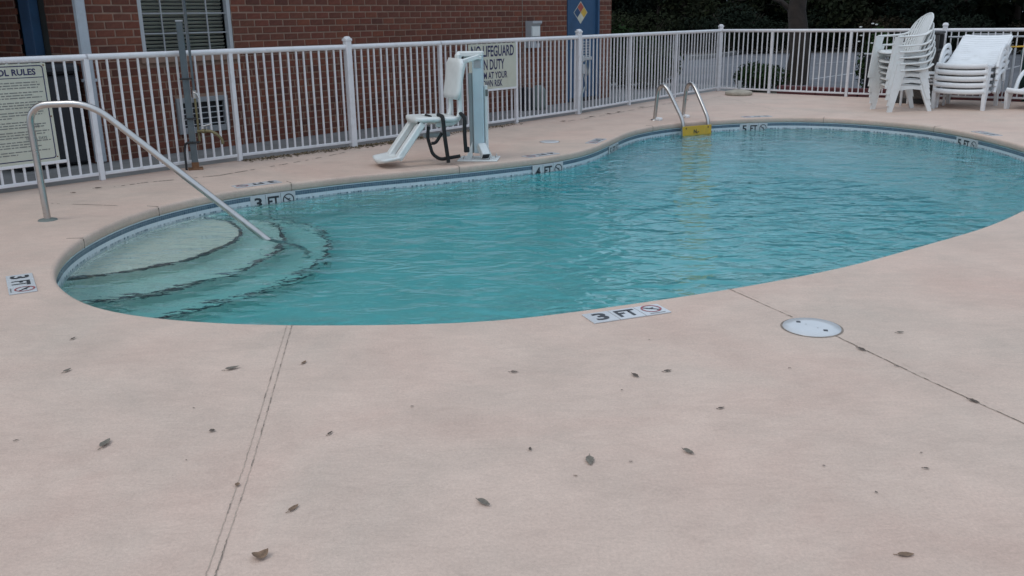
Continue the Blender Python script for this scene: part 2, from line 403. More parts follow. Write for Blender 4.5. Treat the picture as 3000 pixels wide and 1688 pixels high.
# ================================================================== FENCE LINE (post feet)
FP = {1: Vector((-4.07, 8.936)), 2: Vector((-3.026, 10.09)), 3: Vector((-1.922, 11.117)), 5: Vector((.10, 13.436)), 6: Vector((1.10, 14.622)),
      7: Vector((2.09, 16.0)), 8: Vector((3.122, 17.35)), 9: Vector((4.28, 18.85)), 10: Vector((5.107, 18.06)), 11: Vector((6.27, 17.07)), 12: Vector((7.60, 16.27)), 13: Vector((9.05, 15.40)), 14: Vector((10.5, 14.5))}
FP[4] = (FP[3] + FP[5]) / 2
FP[0] = FP[1] - (FP[2] - FP[1]).normalized() * 1.53
FP[-1] = FP[0] - (FP[2] - FP[1]).normalized() * 1.53

def fill(outer, inner, z, name, m, parent=None):
    bm = bmesh.new(); es = []
    for lp in (outer, inner):
        if not lp: continue
        vs = [bm.verts.new((p[0], p[1], z)) for p in lp]
        es += [bm.edges.new((vs[i], vs[(i + 1) % len(vs)])) for i in range(len(vs))]
    bmesh.ops.triangle_fill(bm, edges=es, use_beauty=True)
    for f in bm.faces:
        if f.normal.z < 0: f.normal_flip()
    me = bpy.data.meshes.new(name); bm.to_mesh(me); bm.free()
    return link(name, me, m, parent)

# deck edge runs just beyond the fence
edge = [FP[k] for k in (-1, 0, 1, 2, 3, 4, 5, 6, 7, 8)]
def outw(seq, d, sgn=1):
    out = []
    for i, p in enumerate(seq):
        a = seq[max(i - 1, 0)]; b = seq[min(i + 1, len(seq) - 1)]; t_ = (b - a).normalized()
        out.append(p + Vector((-t_.y, t_.x)) * d * sgn)
    return out
eL = outw(edge, .05); eR = outw([FP[k] for k in (10, 11, 12, 13, 14)], .06)
OUTER = [Vector((-10, -7)), Vector((-10, 2.2))] + eL + [FP[9] + Vector((0, .10))] + eR + [Vector((16, 10)), Vector((16, -7))]
deck = fill(OUTER, loff(.03), 0.0, 'pool_deck', MAT['deck']); tag(deck, kind='structure')
# coping lip
cb = MB(); prof = [(.03, 0), (.016, -.0025), (.006, -.010), (.001, -.022), (0, -.036), (0, -.062), (.004, -.072), (.014, -.078), (.035, -.078)]
rings = [loff(d) for d, z in prof]
vs = [(p.x, p.y, prof[k][1]) for k, rg in enumerate(rings) for p in rg]; fs = []
for k in range(len(prof) - 1):
    for i in range(NL): j = (i + 1) % NL; fs.append((k * NL + i, k * NL + j, (k + 1) * NL + j, (k + 1) * NL + i))
cb.add(vs, fs, True); cop = cb.build('coping_edge', MAT['deck'], deck)
# coping joints
def onloop(px, py): return nearest(g2(px, py))
for px in [(239,699),(457,607),(2415,345),(854,538),(1340,487),(1905,370),(2741,371)]:
    i = onloop(*px); q = MB(); tn = ltan(i); a = math.atan2(LN[i].y, LN[i].x)
    c = LOOP[i] + LN[i] * .001
    q.box((c.x, c.y, -.043), (.006, .006, .07), rotz(a))
    q.box((LOOP[i].x + LN[i].x * .06, LOOP[i].y + LN[i].y * .06, .0005), (.12, .005, .004), rotz(a)); q.build('coping_joint', MAT['joint'], deck)

# joints across the deck: two ragged dark seams with the filler between them, or one seam
def seam(pts, wmin, wmax, cover, parent, seed, name='seam', m='joint', z=.003):
    r = random.Random(seed); P = resample(pts, max(int(sum((pts[i + 1] - pts[i]).length for i in range(len(pts) - 1)) / .012), 4), False); q = MB(); on = True; run = 0
    for i in range(len(P) - 1):
        if run <= 0: on = r.random() < cover; run = r.randint(1, 5)
        run -= 1
        if not on: continue
        t_ = (P[i + 1] - P[i]).normalized(); nn = Vector((-t_.y, t_.x)); w0 = r.uniform(wmin, wmax) / 2; w1 = r.uniform(wmin, wmax) / 2
        o0 = nn * r.uniform(-.0015, .0015)
        a, b_ = P[i] + o0, P[i + 1] + o0
        q.add([(a.x - nn.x * w0, a.y - nn.y * w0, z), (a.x + nn.x * w0, a.y + nn.y * w0, z), (b_.x + nn.x * w1, b_.y + nn.y * w1, z), (b_.x - nn.x * w1, b_.y - nn.y * w1, z)], [(0, 1, 2, 3)])
    return q.build(name, MAT[m], parent)
ja = [g2(848, 953), g2(790, 1150), g2(725, 1370), g2(660, 1560), g2(612, 1700), g2(560, 1850)]
dirj = (ja[-2] - ja[0]).normalized(); nj = Vector((-dirj.y, dirj.x))
for sgn, cov, sd_ in ((1, .9, 3), (-1, .78, 5)):
    seam([p + nj * sgn * .0135 for p in ja], .0016, .0034, 1.0, deck, sd_, 'joint_seam', 'groove', .002)
    seam([p + nj * sgn * .0135 for p in ja], .001, .0042, 0.24 if sgn > 0 else .12, deck, sd_ + 1, 'joint_dirt')
seam([g2(2131, 845), g2(2322, 930)], .003, .005, 1.0, deck, 9, 'joint_seam', 'groove', .002)
seam([g2(2131, 845), g2(2322, 930)], .0015, .005, .5, deck, 8, 'joint_dirt')
seam([g2(2448, 985), g2(2720, 1115), g2(3000, 1242), g2(3300, 1380)], .003, .005, 1.0, deck, 11, 'joint_seam', 'groove', .002)
seam([g2(2448, 985), g2(2720, 1115), g2(3000, 1242), g2(3300, 1380)], .0015, .006, .55, deck, 12, 'joint_dirt')
seam([g2(2145, 844), g2(2335, 927)], .001, .002, .5, deck, 19, 'joint_seam', 'groove')
seam([g2(2470, 985), g2(3010, 1238)], .001, .002, .45, deck, 29, 'joint_seam', 'groove')
seam([g2(150, 597), g2(345, 603)], .006, .012, .8, deck, 13, 'crack')
seam([g2(330, 549), g2(420, 536), g2(640, 515), g2(900, 470), g2(1010, 447)], .008, .03, .55, deck, 15, 'crack')
seam([g2(1655, 357), g2(1740, 344), g2(1830, 327), g2(1890, 316), g2(2010, 294)], .006, .035, .5, deck, 17, 'crack')
seam([g2(2060, 296), g2(2110, 282), g2(2300, 330)], .004, .01, .5, deck, 18, 'crack')

# ================================================================== POOL BASIN, STEPS, TILE BAND, WATER
def depth(p): return -(1.02 + max(0, (p.x * .6 + p.y * .8) - 4.6) * .085)
ob = MB(); wl = loff(.02)
zs = [-.079, -.25]
vs = [(p.x, p.y, -.079) for p in wl] + [(p.x, p.y, depth(p) + .12) for p in wl] + [(p.x, p.y, depth(p) + .03) for p in loff(-.05)] + [(p.x, p.y, depth(p)) for p in loff(-.14)]
fs = []
for k in range(3):
    for i in range(NL): j = (i + 1) % NL; fs.append((k * NL + i, k * NL + j, (k + 1) * NL + j, (k + 1) * NL + i))
ob.add(vs, fs, True)
basin = ob.build('pool_basin', MAT['plaster']); tag(basin, kind='structure')
fl = fill(loff(-.13), None, 0, 'pool_floor', MAT['plaster'], basin)
for v in fl.data.vertices: v.co.z = depth(v.co) - .002
# steps
step_px = [
 [(150,822),(200,815),(310,804),(397,791),(484,774),(554,760),(624,735),(676,714),(706,690),(708,673),(690,655),(659,646),(607,640),(540,634)],
 [(180,895),(250,886),(379,870),(484,854),(589,825),(694,797),(781,757),(824,727),(835,690),(816,660),(792,651),(729,644),(640,632)],
 [(400,945),(477,931),(624,894),(746,859),(869,814),(946,768),(971,727),(954,690),(921,666),(851,648),(760,630)]]
step_z = [-.345, -.58, -.82]
stp = []
for k in (0, 1, 2):
    z = step_z[k]; P = [wp(x, y, z) for x, y in step_px[k]]; P = [Vector((p.x, p.y)) for p in P]
    C = catmull(P, 7)
    for _ in range(8): C = [C[0]] + [(C[i - 1] + C[i] * 2 + C[i + 1]) / 4 for i in range(1, len(C) - 1)] + [C[-1]]
    # close outside the pool wall (hidden in the ground behind the basin wall)
    a, b_ = C[0], C[-1]
    back = [b_ + (b_ - Vector((-1.4, 6.4))).normalized() * .9, Vector((-4.0, 7.4)), Vector((-3.9, 5.6)), a + (a - Vector((-1.4, 6.4))).normalized() * .9]
    poly = C + back
    q = MB(); n = len(poly)
    q.add([(p.x, p.y, z) for p in poly] + [(p.x, p.y, -1.3) for p in poly], [(i, (i + 1) % n, n + (i + 1) % n, n + i) for i in range(n)])
    q.build('step_riser', MAT['plaster'], basin)
    fill(poly, None, z, 'step_tread', MAT['plaster'], basin)
    # dark tile nosing
    q = MB()
    for i in range(len(C) - 1):
        t0 = (C[min(i + 1, len(C) - 1)] - C[max(i - 1, 0)]).normalized(); t1 = (C[min(i + 2, len(C) - 1)] - C[i]).normalized()
        n0 = Vector((t0.y, -t0.x)); n1 = Vector((t1.y, -t1.x))
        cen = Vector((-2.9, 6.8))
        if n0.dot(C[i] - cen) < 0: n0 = -n0; n1 = -n1
        rows = []
        for off, zz in ((-.030, z + .004), (.004, z + .004), (.004, z - .034)):
            rows.append((C[i].x + n0.x * off, C[i].y + n0.y * off, zz)); rows.append((C[i + 1].x + n1.x * off, C[i + 1].y + n1.y * off, zz))
        q.add(rows, [(0, 1, 3, 2), (2, 3, 5, 4)])
    q.build('step_nosing', MAT['step_tile'], basin)
# waterline tile band
tb = MB(); wl2 = loff(.014); band = [(-.0785, -.088, 1), (-.088, -.128, 0), (-.128, -.158, 1), (-.158, -.182, 2), (-.182, -.235, 1)]
uvs = []
for (z0, z1, mi) in band:
    tb.cur = mi
    for i in range(NL):
        j = (i + 1) % NL
        tb.add([(wl2[i].x, wl2[i].y, z0), (wl2[j].x, wl2[j].y, z0), (wl2[j].x, wl2[j].y, z1), (wl2[i].x, wl2[i].y, z1)], [(0, 1, 2, 3)])
tbo = tb.build('waterline_tile_band', [MAT['mosaic_blue'], MAT['mosaic_white'], MAT['mosaic_dots']], basin)
uvl = tbo.data.uv_layers.new(name='UVMap')
for pi_, poly in enumerate(tbo.data.polygons):
    k, i = divmod(pi_, NL)
    for li in poly.loop_indices:
        vi = tbo.data.loops[li].vertex_index; loc = vi - (k * NL + i) * 4
        u_ = ARC[i] if loc in (0, 3) else ARC[i + 1]; z_ = tbo.data.vertices[vi].co.z
        uvl.data[li].uv = (u_, z_ + .2)
# water body: closed, its sides and bottom outside the basin shell
wo = loff(.0165); wb = MB(); n = NL
bm = bmesh.new(); tv = [bm.verts.new((p.x, p.y, WATER_Z)) for p in wo]; bv = [bm.verts.new((p.x, p.y, -2.6)) for p in wo]
et = [bm.edges.new((tv[i], tv[(i + 1) % n])) for i in range(n)]; eb = [bm.edges.new((bv[i], bv[(i + 1) % n])) for i in range(n)]
bmesh.ops.triangle_fill(bm, edges=et, use_beauty=True); bmesh.ops.triangle_fill(bm, edges=eb, use_beauty=True)
for i in range(n): bm.faces.new((tv[i], tv[(i + 1) % n], bv[(i + 1) % n], bv[i]))
bmesh.ops.recalc_face_normals(bm, faces=bm.faces)
me = bpy.data.meshes.new('water'); bm.to_mesh(me); bm.free()
water = link('water', me, MAT['water']); tag(water, kind='structure')

# ================================================================== GROUND BEYOND
BIG = [Vector((-300, -300)), Vector((-300, 600)), Vector((400, 600)), Vector((400, -300))]
ground = fill(BIG, OUTER, -.05, 'ground', MAT['soil']); tag(ground, kind='structure')
walk = fill(eL + [uv2w(11.5, .05), uv2w(11.5, 3.6), uv2w(7.45, 3.6), uv2w(7.45, 1.6), uv2w(-2.4, 1.6), uv2w(-2.4, 6), uv2w(-9, 6)], None, -.012, 'concrete_walk', MAT['concrete'])
tag(walk, kind='structure')
# side fascia of deck and walk edge (visible step)
lot = fill([Vector((3.9, 20.6)), Vector((9.5, 16.9)), Vector((30, 8)), Vector((62, 24)), Vector((30, 33)), Vector((14, 37.5)), Vector((3.5, 38))], None, -.04, 'parking_lot', MAT['asphalt']); tag(lot, kind='structure')
for (a, b_) in [((2380,232),(2560,206)), ((2390,186),(2560,176)), ((2030,196),(2150,190)), ((2240,150),(2300,146)), ((2900,215),(3000,190))]:
    p, q_ = g2(*a, z=-.036), g2(*b_, z=-.036); t_ = (q_ - p).normalized(); nn = Vector((-t_.y, t_.x)) * .05
    q = MB(); q.add([(*(p - nn), -.035), (*(p + nn), -.035), (*(q_ + nn), -.035), (*(q_ - nn), -.035)], [(0, 1, 2, 3)]); q.build('parking_line', MAT['line_paint'], lot)
# red-painted kerb just outside the right-hand fence, and a pale kerb across the lot
def kerb(pts, w_, h_, m, name, label):
    q = MB(); o = thing(name, label, 'kerb', (pts[0].x, pts[0].y, -.04))
    for i in range(len(pts) - 1):
        a, b_ = pts[i], pts[i + 1]; d = b_ - a; c = (a + b_) / 2 - pts[0]
        s = MB(); s.box((c.x, c.y, h_ / 2), (d.length - .012, w_, h_), rotz(math.atan2(d.y, d.x)), .012); s.build('kerb_block', m, o)
    return o
rk = outw([FP[k] for k in (10, 11, 12, 13, 14)], .42)
rk = resample(rk, 9, False)
kerb(rk, .16, .17, MAT['red_paint'], 'kerb', 'dull red painted kerb just outside the fence by the stacked chairs')
kp = [g2(2020, 172, 0), g2(2075, 168, 0), g2(2130, 161, 0), g2(2200, 150, 0)]
kerb(kp, .18, .14, MAT['concrete'], 'kerb', 'pale concrete kerb across the car park near the wood')

# ================================================================== BRICK BUILDING (local frame: x along the facade, y away from the pool)
U0, U1, V0, HB = -2.53, 7.63, 1.45, 5.7
bld = thing('brick_building', 'two storey red brick building with blue doors behind the white fence', 'building', (OO.x, OO.y, 0), ANG)
MD = .005                                  # bricks stand this far proud of the mortar
WIN = (-1.80, -.60, 1.12, 2.40); HV = (-1.475, -.785, .20, .625); DR = (6.24, 7.22, 0, 2.15)
SB = (-2.55 + 0, 0)
def wallgrid(name, axis, lo, hi, z0, z1, holes, plane, m, parent):
    us = sorted({lo, hi} | {h for H in holes for h in H[:2]}); zs = sorted({z0, z1} | {h for H in holes for h in H[2:] if z0 < h < z1})
    q = MB()
    for i in range(len(us) - 1):
        for j in range(len(zs) - 1):
            cu, cz = (us[i] + us[i + 1]) / 2, (zs[j] + zs[j + 1]) / 2
            if any(H[0] < cu < H[1] and H[2] < cz < H[3] for H in holes): continue
            P = [(us[i], zs[j]), (us[i + 1], zs[j]), (us[i + 1], zs[j + 1]), (us[i], zs[j + 1])]
            q.add([((a, plane, z) if axis == 'u' else (plane, a, z)) for a, z in P], [(0, 1, 2, 3)])
    return q.build(name, m, parent)
# procedural brick for the storeys above the picture
m = bpy.data.materials.new('brick_wall_upper'); m.use_nodes = True; t = m.node_tree; b = t.nodes['Principled BSDF']; L = t.links.new
tc = t.nodes.new('ShaderNodeTexCoord'); sx = t.nodes.new('ShaderNodeSeparateXYZ'); L(tc.outputs['Object'], sx.inputs[0])
ad = nd(t, 'ShaderNodeMath', operation='ADD'); L(sx.outputs[0], ad.inputs[0]); L(sx.outputs[1], ad.inputs[1])
cx = t.nodes.new('ShaderNodeCombineXYZ'); L(ad.outputs[0], cx.inputs[0]); L(sx.outputs[2], cx.inputs[1])
br = t.nodes.new('ShaderNodeTexBrick'); L(cx.outputs[0], br.inputs['Vector']); br.inputs['Scale'].default_value = 1; br.inputs['Brick Width'].default_value = .215; br.inputs['Row Height'].default_value = .086; br.inputs['Mortar Size'].default_value = .006
br.inputs['Color1'].default_value = (.17, .062, .04, 1); br.inputs['Color2'].default_value = (.10, .038, .028, 1); br.inputs['Mortar'].default_value = (.26, .19, .155, 1)
L(br.outputs[0], b.inputs['Base Color']); b.inputs['Roughness'].default_value = .9; MAT['brick_upper'] = m
ZB = 2.41
wallgrid('mortar_wall', 'u', U0, U1, -.05, ZB, [WIN, HV, DR], V0 + MD, MAT['mortar'], bld)
UW = [(u, u + 1.2, 3.7, 5.1) for u in (-1.8, 1.4, 4.6)]
wallgrid('upper_wall', 'u', U0, U1, ZB, HB, UW + [WIN], V0 + .001, MAT['brick_upper'], bld)
DL = (2.16, 2.95, 0, 2.2)
wallgrid('mortar_wall', 'v', V0 + .0, 7.0, -.05, ZB, [DL], U0 + MD, MAT['mortar'], bld)
wallgrid('upper_wall', 'v', V0, 7.0, ZB, HB, [], U0 + .001, MAT['brick_upper'], bld)
wallgrid('upper_wall', 'v', V0, 7.0, -.05, HB, [], U1, MAT['brick_upper'], bld)
q = MB(); q.box((2.3, 4.2, HB + .1), (11.3, 6.6, .22), None, .02); q.box((2.3, 4.4, HB + .55), (9.5, 4.6, .7)); q.build('roof', MAT['roof'], bld)
# covered walk that joins the building on its left side
q = MB(); q.box((-5.4, 5.0, 2.95), (5.6, 7.0, .5)); q.build('breezeway_slab', MAT['concrete'], bld)
q = MB(); q.box((-5.4, 6.9, 1.35), (5.6, .2, 2.8)); q.build('breezeway_back_wall', MAT['brick_upper'], bld)
q = MB(); q.box((-5.4, 5.0, 4.45), (5.6, 6.9, 2.5)); q.build('upper_storey', MAT['brick_upper'], bld)
q = MB(); q.box(((U0 + U1) / 2 + .13, V0 + 3.2, HB / 2), (U1 - U0 - .34, 5.6, HB - .1)); q.build('sky_block_box', MAT['dark'], bld)  # unseen dark box added in the hollow shell to stop sky showing through
# bricks
CR, BL, BH, JT = .086, .215, .0705, .0155
tints = [(1, 1.001, 1), (1.10, 1.0, .95), (.9, .88, .88), (1.18, 1.12, 1.0), (.85, .82, .85), (1.05, .93, .92), (.70, .70, .74), (1.25, 1.12, .95), (.95, 1.0, .95), (.84, .8, .78)]
wts = [6, 5, 5, 4, 2.5, 5, 1.2, 2, 3, 3]
bmesh_cache = {}
def brick_mesh(ti, ln, axis):
    k = (ti, round(ln, 3), axis)
    if k not in bmesh_cache:
        q = MB(); q.ccur = (*tints[ti], 1)
        d = (ln, .03, BH) if axis == 'u' else (.03, ln, BH)
        q.box((0, 0, 0), d, None, .004); bmesh_cache[k] = q.mesh('brick', [MAT['brick']])
    return bmesh_cache[k]
cand = []
def lay(axis, lo, hi, holes, z0, z1):
    row = 0; z = z0
    while z + BH < z1:
        zc = z + CR / 2; a = lo - (BL / 2 if row % 2 else 0)
        while a < hi:
            x0, x1 = max(a + JT / 2, lo), min(a + BL - JT / 2, hi)
            segs = [(x0, x1)]
            for H in holes:
                if H[2] - .01 < zc < H[3] + .01:
                    ns = []
                    for s0, s1 in segs:
                        if s1 <= H[0] or s0 >= H[1]: ns.append((s0, s1))
                        else:
                            if H[0] - s0 > .02: ns.append((s0, H[0] - .004))
                            if s1 - H[1] > .02: ns.append((H[1] + .004, s1))
                    segs = ns
            for s0, s1 in segs:
                if s1 - s0 > .025: cand.append((axis, (s0 + s1) / 2, zc, round((s1 - s0) * 200) / 200))
            a += BL
        row += 1; z += CR
SILL = (WIN[0] - .06, WIN[1] + .06, WIN[2] - .075, WIN[2] + .0)
lay('u', U0 + .0, U1, [WIN, HV, DR, SILL], -.03, ZB)
lay('v', V0 + .018, 5.2, [DL], -.03, ZB)
def brick_world(c):
    axis, a, z, ln = c
    p = uv2w(a, V0) if axis == 'u' else uv2w(U0, a); return Vector((p.x, p.y, z))
def score(c):
    p = brick_world(c) - CAMP; d = p.dot(_f); x = 1500 + FPX * p.dot(_r) / d; y = 844 - FPX * p.dot(_u) / d
    s = c[3] / d * (1 if c[0] == 'u' else .35)
    rail = 168 - x * .038
    if x < -20 or x > 3010 or y < -12: return -1
    if y > rail: s *= .4
    if 405 < x < 690 and c[0] == 'u' and y < 150: s *= .3
    return s
cand.sort(key=lambda c: -score(c))
rb = random.Random(21); rest = MB()
for k, c in enumerate(cand):
    ti = rb.choices(range(len(tints)), wts)[0]; axis, a, z, ln = c
    jx, jz, jy = rb.uniform(-.0015, .0015), rb.uniform(-.0012, .0012), rb.uniform(-.0025, .0025)
    pos = (a + jx, V0 + .015 + jy, z + jz) if axis == 'u' else (U0 + .015 + jy, a + jx, z + jz)
    if k < 300:
        o = link('brick', brick_mesh(ti, ln, axis), None, bld); o.location = pos
    else:
        rest.ccur = (*tints[ti], 1); d = (ln, .03, BH) if axis == 'u' else (.03, ln, BH); rest.box(pos, d, None, .004)
ro = rest.build('remaining_bricks', MAT['brick'], bld); tag(ro, kind='stuff')
# control joint
q = MB(); q.box((4.99, V0 - .001, 1.2), (.010, .012, 2.4)); q.build('control_joint', MAT['joint'], bld)
# window
wo_ = link('window', None, None, bld)
def wpart(name, boxes, m, par=None, bev=.003):
    q = MB()
    for c, d in boxes: q.box(c, d, None, bev)
    return q.build(name, m, par or wo_)
u0, u1, z0, z1 = WIN; uc = (u0 + u1) / 2; zc = (z0 + z1) / 2
wpart('window_frame', [((u0 + .025, V0 + .05, zc), (.05, .08, z1 - z0)), ((u1 - .025, V0 + .05, zc), (.05, .08, z1 - z0)), ((uc, V0 + .05, z0 + .025), (u1 - u0 - .1, .08, .05)), ((uc, V0 + .05, z1 - .025), (u1 - u0 - .1, .08, .05))], MAT['frame_grey'])
for uu in (-1.495, -1.2, -.905): wpart('muntin', [((uu, V0 + .058, zc), (.016, .02, z1 - z0 - .1))], MAT['window_grey'])
for zz in (1.375, 1.60, 1.825, 2.05, 2.275): wpart('muntin', [((uc, V0 + .061, zz), (u1 - u0 - .1, .018, .017))], MAT['window_grey'])
wpart('pane', [((uc, V0 + .078, zc), (u1 - u0 - .1, .006, z1 - z0 - .1))], MAT['glass'], None, 0)
bm_ = MB(); bm_.box((0, 0, 0), (u1 - u0 - .12, .040, .0035), Matrix.Rotation(math.radians(-38), 3, 'X')); bme = bm_.mesh('blind_slat', [MAT['blind']])
for k in range(28):
    o = link('blind_slat', bme, None, wo_); o.location = (uc, V0 + .125, z0 + .07 + k * .043)
wpart('window_recess', [((uc, V0 + .22, zc), (u1 - u0, .02, z1 - z0))], MAT['dark'], None, 0)
wpart('reveal', [((u0 + .001, V0 + .13, zc), (.004, .22, z1 - z0)), ((u1 - .001, V0 + .13, zc), (.004, .22, z1 - z0))], MAT['dark'], None, 0)
wpart('sill', [((uc, V0 - .008, z0 - .038), (u1 - u0 + .1, .07, .066))], MAT['mortar'])
for H in UW:
    a = link('window', None, None, bld); uc2, zc2 = (H[0] + H[1]) / 2, (H[2] + H[3]) / 2
    q = MB(); q.box((uc2, V0 + .08, zc2), (H[1] - H[0], .02, H[3] - H[2])); q.build('pane', MAT['dark'], a)
    q = MB()
    for du in (-.55, 0, .55): q.box((uc2 + du, V0 + .05, zc2), (.06, .06, H[3] - H[2]))
    q.build('window_frame', MAT['frame_grey'], a)
# air conditioner grille below the window
hv = link('air_conditioner_grille', None, None, bld); a0, a1, c0, c1 = HV; am, cm = (a0 + a1) / 2, (c0 + c1) / 2
wpart('grille_frame', [((a0 + .03, V0 - .006, cm), (.06, .05, c1 - c0)), ((a1 - .03, V0 - .006, cm), (.06, .05, c1 - c0)), ((am, V0 - .006, c0 + .035), (a1 - a0 - .12, .05, .07)), ((am, V0 - .006, c1 - .03), (a1 - a0 - .12, .05, .06))], MAT['hvac_grey'], hv)
wpart('grille_back', [((am, V0 + .08, cm), (a1 - a0, .02, c1 - c0))], MAT['black_matte'], hv, 0)
for k in range(4): wpart('louvre', [((am, V0 + .004, c0 + .10 + k * .066), (a1 - a0 - .12, .03, .009))], MAT['frame_grey'], hv, .002)
# chemical store door with hazard diamond
dr = link('door', None, None, bld); d0, d1, dz0, dz1 = DR; dm = (d0 + d1) / 2
wpart('door_leaf', [((dm, V0 + .06, 1.09), (d1 - d0 - .10, .05, 2.08))], MAT['blue_paint'], dr)
wpart('door_frame', [((d0 + .025, V0 + .04, 1.07), (.05, .12, 2.14)), ((d1 - .025, V0 + .04, 1.07), (.05, .12, 2.14)), ((dm, V0 + .04, 2.12), (d1 - d0 - .1, .12, .05))], MAT['blue_paint'], dr)
wpart('threshold', [((dm, V0 + .03, .02), (d1 - d0 - .1, .14, .05))], MAT['dark'], dr)
for k in range(6): wpart('vent_louvre', [((dm + .06, V0 + .03, .80 + k * .05), (.34, .02, .02))], MAT['frame_grey'], dr, .002)
wpart('door_handle', [((d0 + .14, V0 + .015, 1.0), (.03, .05, .12))], MAT['steel'], dr)
hd = link('hazard_diamond', None, None, dr); hu, hz, hw, hh = 6.69, 1.57, .20, .186
def diamond(name, cu, cz, w_, h_, y, m):
    q = MB(); q.add([(cu - w_, y, cz), (cu, y, cz - h_), (cu + w_, y, cz), (cu, y, cz + h_)], [(0, 1, 2, 3)]); return q.build(name, m, dr)
mat('nfpa_red', (.36, .085, .06), .5, var=.15, vscale=10); mat('nfpa_yellow', (.55, .36, .06), .5, var=.12, vscale=10); mat('nfpa_white', (.55, .53, .42), .5, var=.1, vscale=10); mat('nfpa_blue', (.03, .07, .14), .5)
bpy.data.objects.remove(hd)
yb = V0 + .033
diamond('hazard_diamond', hu, hz, hw * 1.06, hh * 1.06, yb, MAT['nfpa_white'])
for nm, du, dz, mm in (('diamond_field', 0, .5, 'nfpa_red'), ('diamond_field', .5, 0, 'nfpa_yellow'), ('diamond_field', 0, -.5, 'nfpa_white'), ('diamond_field', -.5, 0, 'nfpa_blue')):
    diamond(nm, hu + du * hw, hz + dz * hh, hw * .48, hh * .48, yb - .002, MAT[mm])
# side door in the shaded end wall
ds = link('door', None, None, bld)
wpart('door_leaf', [((U0 + .06, 2.72, 1.1), (.05, .42, 2.18))], MAT['blue_paint'], ds)
wpart('door_frame', [((U0 + .01, 2.49, 1.1), (.10, .06, 2.18))], MAT['blue_paint'], ds)
wpart('dark_panel', [((U0 + .08, 2.31, 1.1), (.04, .29, 2.18))], MAT['olive_dark'], ds)
wpart('door_recess', [((U0 + .20, 2.55, 1.1), (.02, 1.1, 2.4))], MAT['dark'], ds, 0)
# downspout
q = MB(); q.box((-2.487, V0 - .045, 2.8), (.105, .085, 5.6), None, .012); q.build('downspout', MAT['downspout'], bld)
for z in (.9, 2.6):
    q = MB(); q.box((-2.487, V0 - .043, z), (.14, .09, .03), None, .004); q.build('downspout_strap', MAT['downspout'], bld)
# wall box
wbx = thing('wall_box', 'small pale grey hooded service box on the brick wall beside the blue hazard door', 'box', (*uv2w(5.20, V0), 1.0), ANG)
q = MB(); q.extr([(0, 0), (-.12, 0), (-.12, .36), (-.16, .40), (-.16, .44), (0, .44)], 0, -.125, .125); q.build('housing', MAT['frame_grey'], wbx)
q = MB(); q.box((-.0, -.126, .27), (.20, .016, .16), None, .004); q.build('cover_panel', MAT['lift_white'], wbx)
q = MB(); q.box((.06, -.124, .12), (.08, .014, .10), None, .004); q.build('opening', MAT['dark'], wbx)
q = MB(); q.box((-.05, -.128, .185), (.12, .02, .012)); q.build('latch', MAT['lift_grey'], wbx)
# grey-green pedestal
pg = thing('utility_pedestal', 'small rounded grey-green utility pedestal against the brick wall behind the fence', 'pedestal', (*uv2w(5.05, 1.16), -.012), ANG)
q = MB(); q.lathe([(0, 0), (.17, 0), (.165, .06), (.15, .22), (.13, .32), (.08, .39), (0, .41)], 18); q.build('hood', MAT['grey_green'], pg)
q = MB(); q.box((-.30, .05, .19), (.2, .2, .38), None, .02); q.build('dark_case', MAT['black_matte'], pg)
# black bin
bn = thing('black_bin', 'tall black bin with lid standing in the covered walk behind the rules sign', 'bin', (*uv2w(-2.98, 1.74), -.012), ANG)
q = MB(); q.box((0, 0, .50), (.80, .62, .96), None, .03); q.build('body', MAT['black_matte'], bn)
q = MB(); q.box((0, 0, 1.045), (.84, .66, .11), None, .035); q.build('lid', MAT['black_matte'], bn)
q = MB(); q.box((0, -.315, .70), (.7, .012, .02)); q.build('moulding', MAT['black'], bn)
for s in (-1, 1):
    q = MB(); q.tube([(s * .30, .22, .09), (s * .38, .22, .09)], .09, 14); q.build('wheel', MAT['black'], bn)

# ================================================================== FENCE
PK_H0, PK_H1 = .065, 1.175
pq = MB(); pq.box((0, 0, (PK_H0 + PK_H1) / 2), (.0195, .0195, PK_H1 - PK_H0), None, .002); PICK = pq.mesh('picket', [MAT['white_paint']])
pq = MB(); pq.box((0, 0, .59), (.048, .048, 1.18), None, .004); POST = pq.mesh('post', [MAT['white_paint']])
pq = MB(); pq.box((0, 0, .64), (.076, .076, 1.28), None, .006); MPOST = pq.mesh('main_post', [MAT['white_paint']])
pq = MB(); pq.box((0, 0, 1.272), (.092, .092, .03), None, .006); pq.lathe([(.045, 1.287), (.042, 1.300), (.030, 1.309), (.012, 1.313), (0, 1.314)], 14); CAP = pq.mesh('post_cap', [MAT['white_paint']])
def rail_mesh(n_, ln, z, h_, w_):
    q = MB(); k = 14
    if n_ == 'top_rail':
        pr = [(math.cos(2 * PI * i / k) * w_ / 2, math.sin(2 * PI * i / k) * h_ / 2) for i in range(k)]
        q.add([(0, a, z + b_) for a, b_ in pr] + [(ln, a, z + b_) for a, b_ in pr], [(i, (i + 1) % k, k + (i + 1) % k, k + i) for i in range(k)], True)
        q.add([(0, a, z + b_) for a, b_ in pr], [tuple(range(k))]); q.add([(ln, a, z + b_) for a, b_ in pr], [tuple(range(k))])
    else: q.box((ln / 2, 0, z), (ln, w_, h_), None, .004)
    return q.mesh(n_, [MAT['white_paint']])
